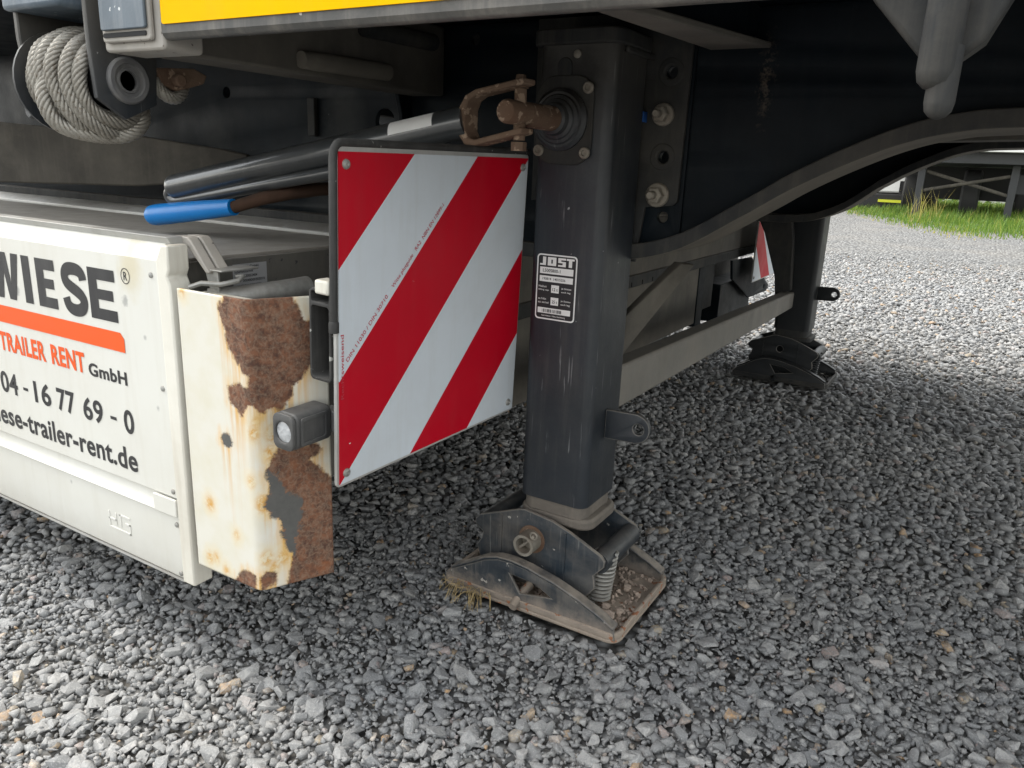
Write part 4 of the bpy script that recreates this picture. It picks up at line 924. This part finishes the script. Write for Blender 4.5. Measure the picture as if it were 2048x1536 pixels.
for j in range(nz):
    for i in range(ns):
        x, y = post_xy(ss[i]); V3.append((x, y, zz[j])); UV.append((ss[i], zz[j]))
fs = [(j*ns+i, j*ns+i+1, (j+1)*ns+i+1, (j+1)*ns+i) for j in range(nz-1) for i in range(ns-1)]
me = bpy.data.meshes.new('corner_post'); me.from_pydata(V3, [], fs); UV = np.array(UV)
def fattr(nm, arr): a = me.attributes.new(nm, 'FLOAT', 'POINT'); a.data.foreach_set('value', arr.astype(np.float32))
fattr('rust_d', sdist(UV, [R1, R2, R3, R4])); fattr('primer_d', np.minimum(sdist(UV, [PR]), np.hypot(UV[:, 0]-.0785, UV[:, 1]-.3844)-.009))
chip = np.hypot(UV[:, 0]-.0785, UV[:, 1]-.3844)-.0085
ra_ = np.minimum(sdist(UV, [R1, R2, R3, R4]), chip); me.attributes['rust_d'].data.foreach_set('value', ra_.astype(np.float32))
gr = (ra_.reshape(nz, ns) < .002); dr_ = np.zeros((nz, ns)); run = np.zeros(ns)
rcol = np.random.default_rng(2).random(ns); rcol = np.convolve(rcol, np.ones(3)/3, 'same')
for j in range(nz-1, -1, -1):
    run = np.where(gr[j], 1.0, run*(.90+.075*rcol)); dr_[j] = np.where(gr[j], 1.0, run)
fattr('drip', dr_.ravel())
SP = [(0.0353, 0.2815, .006), (0.1223, 0.3358, .0035), (0.0866, 0.2485, .002), (0.1541, 0.3998, .006), (0.1384, 0.3038, .008), (0.139, 0.223, .006), (0.1621, 0.2194, .006), (0.1302, 0.4036, .005), (0.0264, 0.1956, .004), (0.1507, 0.3742, .006), (.135, .419, .003), (.04, .2, .003), (.06, .186, .003), (.09, .571, .002), (.01, .5745, .003), (.15, .21, .004)]
fattr('stain_d', np.min([np.hypot((UV[:, 0]-a), (UV[:, 1]-b2)*.8)-c_ for a, b2, c_ in SP], 0))
finish(me, ['rusted_white'], True, 60)
post = link('corner_post', me, trailer); so_ = post.modifiers.new('thick', 'SOLIDIFY'); so_.thickness = .004; so_.offset = -1
tag(post, 'white corner post with large patches of rust')
MB().box(-.884, -.76, .66, .672, .19, .57).build('back_stay', 'cream_edge', post, bevel=.002)

# ================================================================== WARNING BOARDS
def warning_board(mir, label, group, dx=0.0):
    """mir None: near board; else mirrored about the trailer centre line y=mir"""
    X = -.660; Ya, Yb, Za, Zb2 = .702, 1.125, .340, .768
    my = (lambda y: y) if mir is None else (lambda y: 2*mir-y)
    tr = lambda x_: (lambda u, v: (x_, my(u), v))
    def mesh_m(mb, name, mats, parent, **kw):
        mb.v = [(x_, my(y), z_) for x_, y, z_ in mb.v]; return mb.build(name, mats, parent, **kw)
    root = mesh_m(MB().prism(rrect(Ya, Yb, Za, Zb2, .006, 3), 'YZ', X-.006, X-.0012), 'warning_board', 'aluminium', None, bevel=.0005)
    tag(root, label, 'warning board', group)
    y0, y1, z0, z1 = Ya+.004, Yb-.003, Za+.004, Zb2-.006
    bands = [(-1, .080, 0), (.080, .221, 1), (.221, .362, 0), (.362, .503, 1), (.503, .644, 0), (.644, 3, 1)]
    for d0, d1, k in bands:
        pl = [(y0, z0), (y1, z0), (y1, z1), (y0, z1)]
        for lim, sg in ((d0, 1), (d1, -1)):         # clip to d0 < y - z < d1
            out = []
            for i in range(len(pl)):
                a, b2 = pl[i], pl[(i+1) % len(pl)]; fa, fb2 = sg*((a[0]-a[1])-lim), sg*((b2[0]-b2[1])-lim)
                if fa >= 0: out.append(a)
                if (fa >= 0) != (fb2 >= 0): t_ = fa/(fa-fb2); out.append((a[0]+(b2[0]-a[0])*t_, a[1]+(b2[1]-a[1])*t_))
            pl = out
        if len(pl) > 2: mesh_m(MB().prism(pl, 'YZ', X-.0012, X), 'red_stripe' if k == 0 else 'white_stripe', 'red_film' if k == 0 else 'white_film', root, smooth=False)
    # rubber edge frame round the upper left corner and along the top
    pth = [(X-.003, Ya-.002, .553), (X-.003, Ya-.002, Zb2-.016)]+[(X-.003, Ya+.012-.014*cos(radians(a)), Zb2-.012+.016*sin(radians(a))) for a in range(20, 91, 14)]+[(X-.003, Yb, Zb2+.004)]
    mesh_m(MB().tube(pth, .0050, 14), 'edge_frame', 'rubber', root)
    mesh_m(MB().lathe((X-.003, Ya-.002, .549), (0, 0, 1), [(.0064, 0), (.0064, .012), (.0054, .014)], 14), 'frame_end', 'rubber', root)
    for y, z_ in ((Ya+.016, Zb2-.020), (Ya+.016, Za+.018), (Yb-.018, Za+.018), (Yb-.018, Zb2-.020)):
        mesh_m(MB().lathe((X, y, z_), (1, 0, 0), [(.0062, 0), (.0055, .002), (.0028, .003), (.0022, .0018)], 14), 'rivet', 'zinc', root)
    if mir is None:
        mb = MB(); ft = tow(X+.0004); d0 = .221+.0035      # small print along the edge of the second red stripe
        def diag(s_, z0_, z1_, hgt):
            vs, fs = text2d(s_, .005); xs = [p[0] for p in vs]; ys = [p[1] for p in vs]; L_ = (z1_-z0_)*sqrt(2); k_ = L_/(max(xs)-min(xs)); kh = hgt/.72
            mb.add([ft(d0-.012+z0_+((x-min(xs))*k_-y*kh)/sqrt(2), z0_+((x-min(xs))*k_+y*kh)/sqrt(2)) for x, y in vs], fs)
        diag('DIN 11030 / DIN 30710', .508, .582, .0058); diag('Witte plusguide   RA2  NBN EN 12899-1', .592, .695, .0058)
        mb.build('small_print', 'red_print', root, smooth=False, recalc=False)
        mb = MB(); vs, fs = text2d('Rechtsweisend', .005); k_ = .085/(max(p[0] for p in vs))
        mb.add([ft(.7135-y*.008, .46+x*k_) for x, y in vs], fs); mb.build('small_print', 'red_print', root, smooth=False, recalc=False)
    # holder box behind the board
    a_, b_ = sorted((my(.700), my(.80)))
    plate('holder_box', rrect(-.7055, -.6685, .482, .600, .007, 4), [rrect(-.702, -.672, .486, .578, .004, 3), rrect(-.702, -.672, .5825, .596, .003, 3)], 'XZ', a_, b_, 'rubber', root, bevel=.001)
    mesh_m(MB().box(-.704, -.670, .8005, .803, .484, .598), 'holder_back', 'dark_hole', root)
    mesh_m(MB().box(-.690, -.667, .694, .716, .594, .612), 'clip', 'cream_edge', root, bevel=.003)
    # marker lamp on its arm
    lamp = mesh_m(MB().prism(rrect(-.7265, -.6900, .396, .4440, .009, 4), 'XZ', .662, .722), 'marker_lamp', 'lamp_plastic', root, bevel=.003)
    plate('lamp_bezel', rrect(-.7265, -.6900, .396, .4440, .010, 4), [circ(-.7085, .4195, .0142)], 'XZ', my(.6555), my(.6615), 'lamp_plastic', lamp, bevel=.0015)
    mesh_m(MB().lathe((-.7085, .6620, .4195), (0, -1, 0), [(.0140, 0), (.014, .003), (.010, .0042), (.004, .005)], 24), 'lens', 'lens', lamp)
    mesh_m(MB().lathe((-.7085, .6628, .4195), (0, -1, 0), [(.0138, 0), (.013, .0003)], 24), 'reflector', 'chrome', lamp)
    plate('side_frame', [(my(a), b2) for a, b2 in rrect(.668, .714, .401, .439, .004, 3)], [[(my(a), b2) for a, b2 in rrect(.673, .709, .406, .434, .003, 3)]], 'YZ', -.6900, -.6882, 'lamp_plastic', lamp, bevel=.0006)
    mesh_m(MB().box(-.71, -.667, .7225, .742, .405, .435), 'arm', 'grey_plastic', lamp, bevel=.002)
    return root
nbd = warning_board(None, 'red and white striped square warning board beside the near landing leg', 'width warning boards')
# the near board hangs a touch askew in its holder
pv = Matrix.Translation((-.66, .9135, .5565)); nbd.matrix_world = Matrix.Translation((.0106, -.022, -.004)) @ pv @ Matrix.Rotation(radians(2.33), 4, Vector((.47, 1.85, -1.33))) @ pv.inverted()
fbd = warning_board(2.095, 'red and white warning board seen through the gap beside the far leg', 'width warning boards')
fbd.location.x = -.085

# straw caught under the shoe
rs_ = random.Random(9); mb = MB()
for i in range(32):
    k = rs_.random(); x = -.742+.10*k+rs_.uniform(-.012, .012); y = 1.032-.010*k+rs_.uniform(-.012, .008)
    a = rs_.uniform(0, 2*pi); L_ = rs_.uniform(.012, .04); b2 = rs_.uniform(-.6, .6); pp = []
    for q in range(5):
        f = q/4; pp.append((x+cos(a+b2*f)*L_*f, y+sin(a+b2*f)*L_*f-.012*f, .013+rs_.uniform(-.002, .004)-.014*f*f+.010*sin(f*pi)))
    mb.tube(pp, .0005, 4)
for i in range(12):
    x = -.664+rs_.uniform(-.012, .012); a = -pi/2+rs_.uniform(-.9, .7); L_ = rs_.uniform(.02, .05)
    mb.tube([(x, 1.028, .010), (x+cos(a)*L_*.5, 1.028+sin(a)*L_*.5, .014), (x+cos(a)*L_, 1.028+sin(a)*L_, .002)], .0005, 4)
tag(mb.build('straw', 'straw', None), 'tuft of dry yellow straw caught at the edge of the near foot', 'straw', None, 'stuff')

# ================================================================== BACKGROUND
def blades(name, n, region, hmin, hmax, mat, label, kind, cat, wid=.012, dry=None, seed=1, hfun=None):
    r = np.random.default_rng(seed); P = region(n, r); n = len(P)
    h = r.uniform(hmin, hmax, n)*(1 if hfun is None else hfun(P)); a = r.uniform(0, 2*pi, n); le = r.uniform(.1, .6, n)*h; w = wid*r.uniform(.6, 1.4, n)
    d = np.stack([np.cos(a), np.sin(a), 0*a], 1); s = np.stack([-np.sin(a), np.cos(a), 0*a], 1)
    z = np.array((0, 0, 1.0))
    v0 = P-s*w[:, None]; v1 = P+s*w[:, None]; m0 = P+d*(le*.35)[:, None]+z*(h*.6)[:, None]; v2 = m0+s*(w*.7)[:, None]; v3 = m0-s*(w*.7)[:, None]; v4 = P+d*le[:, None]+z*h[:, None]
    V = np.stack([v0, v1, v2, v3, v4], 1).reshape(-1, 3); b_ = np.arange(n)*5
    F = np.concatenate([np.stack([b_, b_+1, b_+2], 1), np.stack([b_, b_+2, b_+3], 1), np.stack([b_+3, b_+2, b_+4], 1)])
    me = bpy.data.meshes.new(name); me.from_pydata(V.tolist(), [], F.tolist())
    rn_ = r.random(n) if dry is None else np.clip(dry(P, r), 0, 1)
    at = me.attributes.new('rnd', 'FLOAT', 'FACE'); at.data.foreach_set('value', np.concatenate([rn_]*3).astype(np.float32))
    me.materials.append(MATS[mat]); return tag(link(name, me), label, cat, None, kind)
def greg(n, r):
    x = r.uniform(-5, 8, n); y = r.uniform(11, 33, n); edge = 13.6-(x-(-.8))*1.15+.5*np.sin(x*2.1)+.35*np.sin(x*5.3)
    edge = np.where(x < -1.0, 13.9+(-1.0-x)*2.6, edge); dens = np.clip((y-edge)/2.6+.04, 0, 1)*(y > edge-1.2)
    k = r.random(n) < dens*np.clip(1.4-(y-edge)/14, .45, 1); P = np.stack([x, y, np.full(n, GZ)], 1)[k]; return P
def gdry(P, r):
    edge = np.where(P[:, 0] < -1.0, 13.9+(-1.0-P[:, 0])*2.6, 13.6-(P[:, 0]+.8)*1.15)
    return r.normal(.36, .2, len(P))+np.clip(.42-(P[:, 1]-edge)*.3, 0, .42)
def ghgt(P):
    edge = np.where(P[:, 0] < -1.0, 13.9+(-1.0-P[:, 0])*2.6, 13.6-(P[:, 0]+.8)*1.15)
    return np.clip(.3+(P[:, 1]-edge)*.22, .3, 1.25)*(.75+.35*np.sin(P[:, 0]*3.1+P[:, 1])*np.sin(P[:, 1]*2.3))
blades('grass', 90000, greg, .07, .26, 'grass_blade', 'strip of sunlit green and yellow grass behind the gravel', 'stuff', 'grass', dry=gdry, wid=.007, hfun=ghgt)
def tall(n, r): return np.stack([r.uniform(-1.35, -.75, n), r.uniform(16.5, 18, n), np.full(n, GZ)], 1)
blades('dry_stalks', 55, tall, .3, .7, 'grass_blade', 'clump of tall dry stalks before the parked trailer', 'stuff', 'grass', wid=.004, dry=lambda P, r: np.full(len(P), .9), seed=3)

def wheel(c, parent, r=.5, w=.3):
    x, y, z_ = c
    tw = MB().lathe((x-w/2, y, z_), (1, 0, 0), [(r*.6, .02), (r*.92, 0), (r, .04), (r, w-.04), (r*.92, w), (r*.6, w-.02)], 32).build('wheel', 'tyre', parent)
    MB().lathe((x-w/2-.002, y, z_), (1, 0, 0), [(r*.58, 0), (r*.55, .02), (r*.3, .06), (r*.2, .06), (r*.18, 0)], 24).build('rim', 'far_paint', tw); return tw
# parked trailer: seen from its front, legs with crossed braces
ft_ = bpy.data.objects.new('parked_trailer', None); COL.objects.link(ft_); ft_.location = (0, 0, 0)
tag(ft_, 'grey trailer parked in the grass on legs with crossed braces', 'trailer')
MB().box(-2.1, .95, 18.6, 28.0, 1.12, 1.34).build('frame', 'far_paint', ft_, bevel=.01)
MB().box(-2.15, 1.0, 18.3, 28.4, 1.345, 1.52).build('deck', 'far_white', ft_, bevel=.01)
for x in (-1.36, .32):
    l_ = MB().box(x-.07, x+.07, 18.95, 19.09, .08, 1.12).build('leg', 'far_paint', ft_, bevel=.008)
    MB().box(x-.13, x+.13, 18.9, 19.14, GZ, .075).build('foot', 'far_paint', l_, bevel=.01)
for (xa, za), (xb, zb) in (((-1.28, .56), (.25, .90)), ((-1.28, .95), (.25, .52))):
    MB().tube([(xa, 19.02+(.03 if za > .8 else 0), za), (xb, 19.02+(.03 if za > .8 else 0), zb)], .035, 8).build('brace', 'beam_grey', ft_)
for x in (-1.75, -.45, .62):
    for y in (22.0, 23.3): wheel((x, y, .48), ft_)
wheel((-.42, 19.9, .50), ft_, .52, .34)
MB().box(.35, .9, 19.4, 20.6, .55, .95).build('tool_box', 'far_paint', ft_, bevel=.01)
MB().box(-1.9, .75, 21.7, 21.9, .35, 1.1).build('axle_beam', 'tyre', ft_, bevel=.01)
# white truck behind it
tk = bpy.data.objects.new('white_truck', None); COL.objects.link(tk)
tag(tk, 'white truck with dark bumper and yellow strip behind the parked trailer', 'truck')
MB().prism([(-4.6, .42), (-1.75, .42), (-1.70, .80), (-1.85, 1.5), (-2.0, 2.6), (-4.6, 2.7)], 'XZ', 22.0, 25.5).build('body', 'far_white', tk, bevel=.05)
MB().box(-2.02, -1.72, 21.96, 21.99, .44, .72).build('window', 'dark_hole', tk)
MB().box(-4.6, -1.3, 21.9, 25.6, .02, .40).build('bumper', 'tyre', tk, bevel=.03)
MB().box(-2.45, -1.42, 21.86, 21.89, .195, .26).build('yellow_strip', 'far_yellow', tk)
for x in (-4.0,): wheel((x, 22.3, .4), tk, .4)
# leafy dark mass, added for the black shade under the parked trailer
hr = np.random.default_rng(8); hv = []; hf = []; ha = []
for i in range(14000):
    x = hr.uniform(-16, 22); y = hr.uniform(34, 36.5); top = 3.6+.7*sin(x*.9)+.5*sin(x*2.3); z_ = hr.uniform(0, 1)**.8*top
    s_ = hr.uniform(.10, .24); n_ = hr.normal(size=3); n_ /= np.linalg.norm(n_); u_ = np.cross(n_, (0, 0, 1.0)); u_ /= np.linalg.norm(u_); w_ = np.cross(n_, u_)
    c_ = np.array((x, y, z_)); k = len(hv); hv += [tuple(c_-u_*s_), tuple(c_-w_*s_*.5), tuple(c_+u_*s_), tuple(c_+w_*s_*.5)]; hf.append((k, k+1, k+2, k+3)); ha.append(hr.random())
me = bpy.data.meshes.new('crown'); me.from_pydata(hv, [], hf); at = me.attributes.new('rnd', 'FLOAT', 'FACE'); at.data.foreach_set('value', np.array(ha, np.float32)); me.materials.append(MATS['hedge_leaf'])
added_hedge = tag(link('hedge', me), 'dark green hedge along the far edge of the yard', 'hedge')
for k in range(9):
    x = -14+k*4; MB().tube([(x, 35.3, -.05), (x+.1, 35.3, 1.2), (x+.3, 35.2, 2.6)], [.12, .09, .03], 8).build('stem', 'soil', added_hedge)
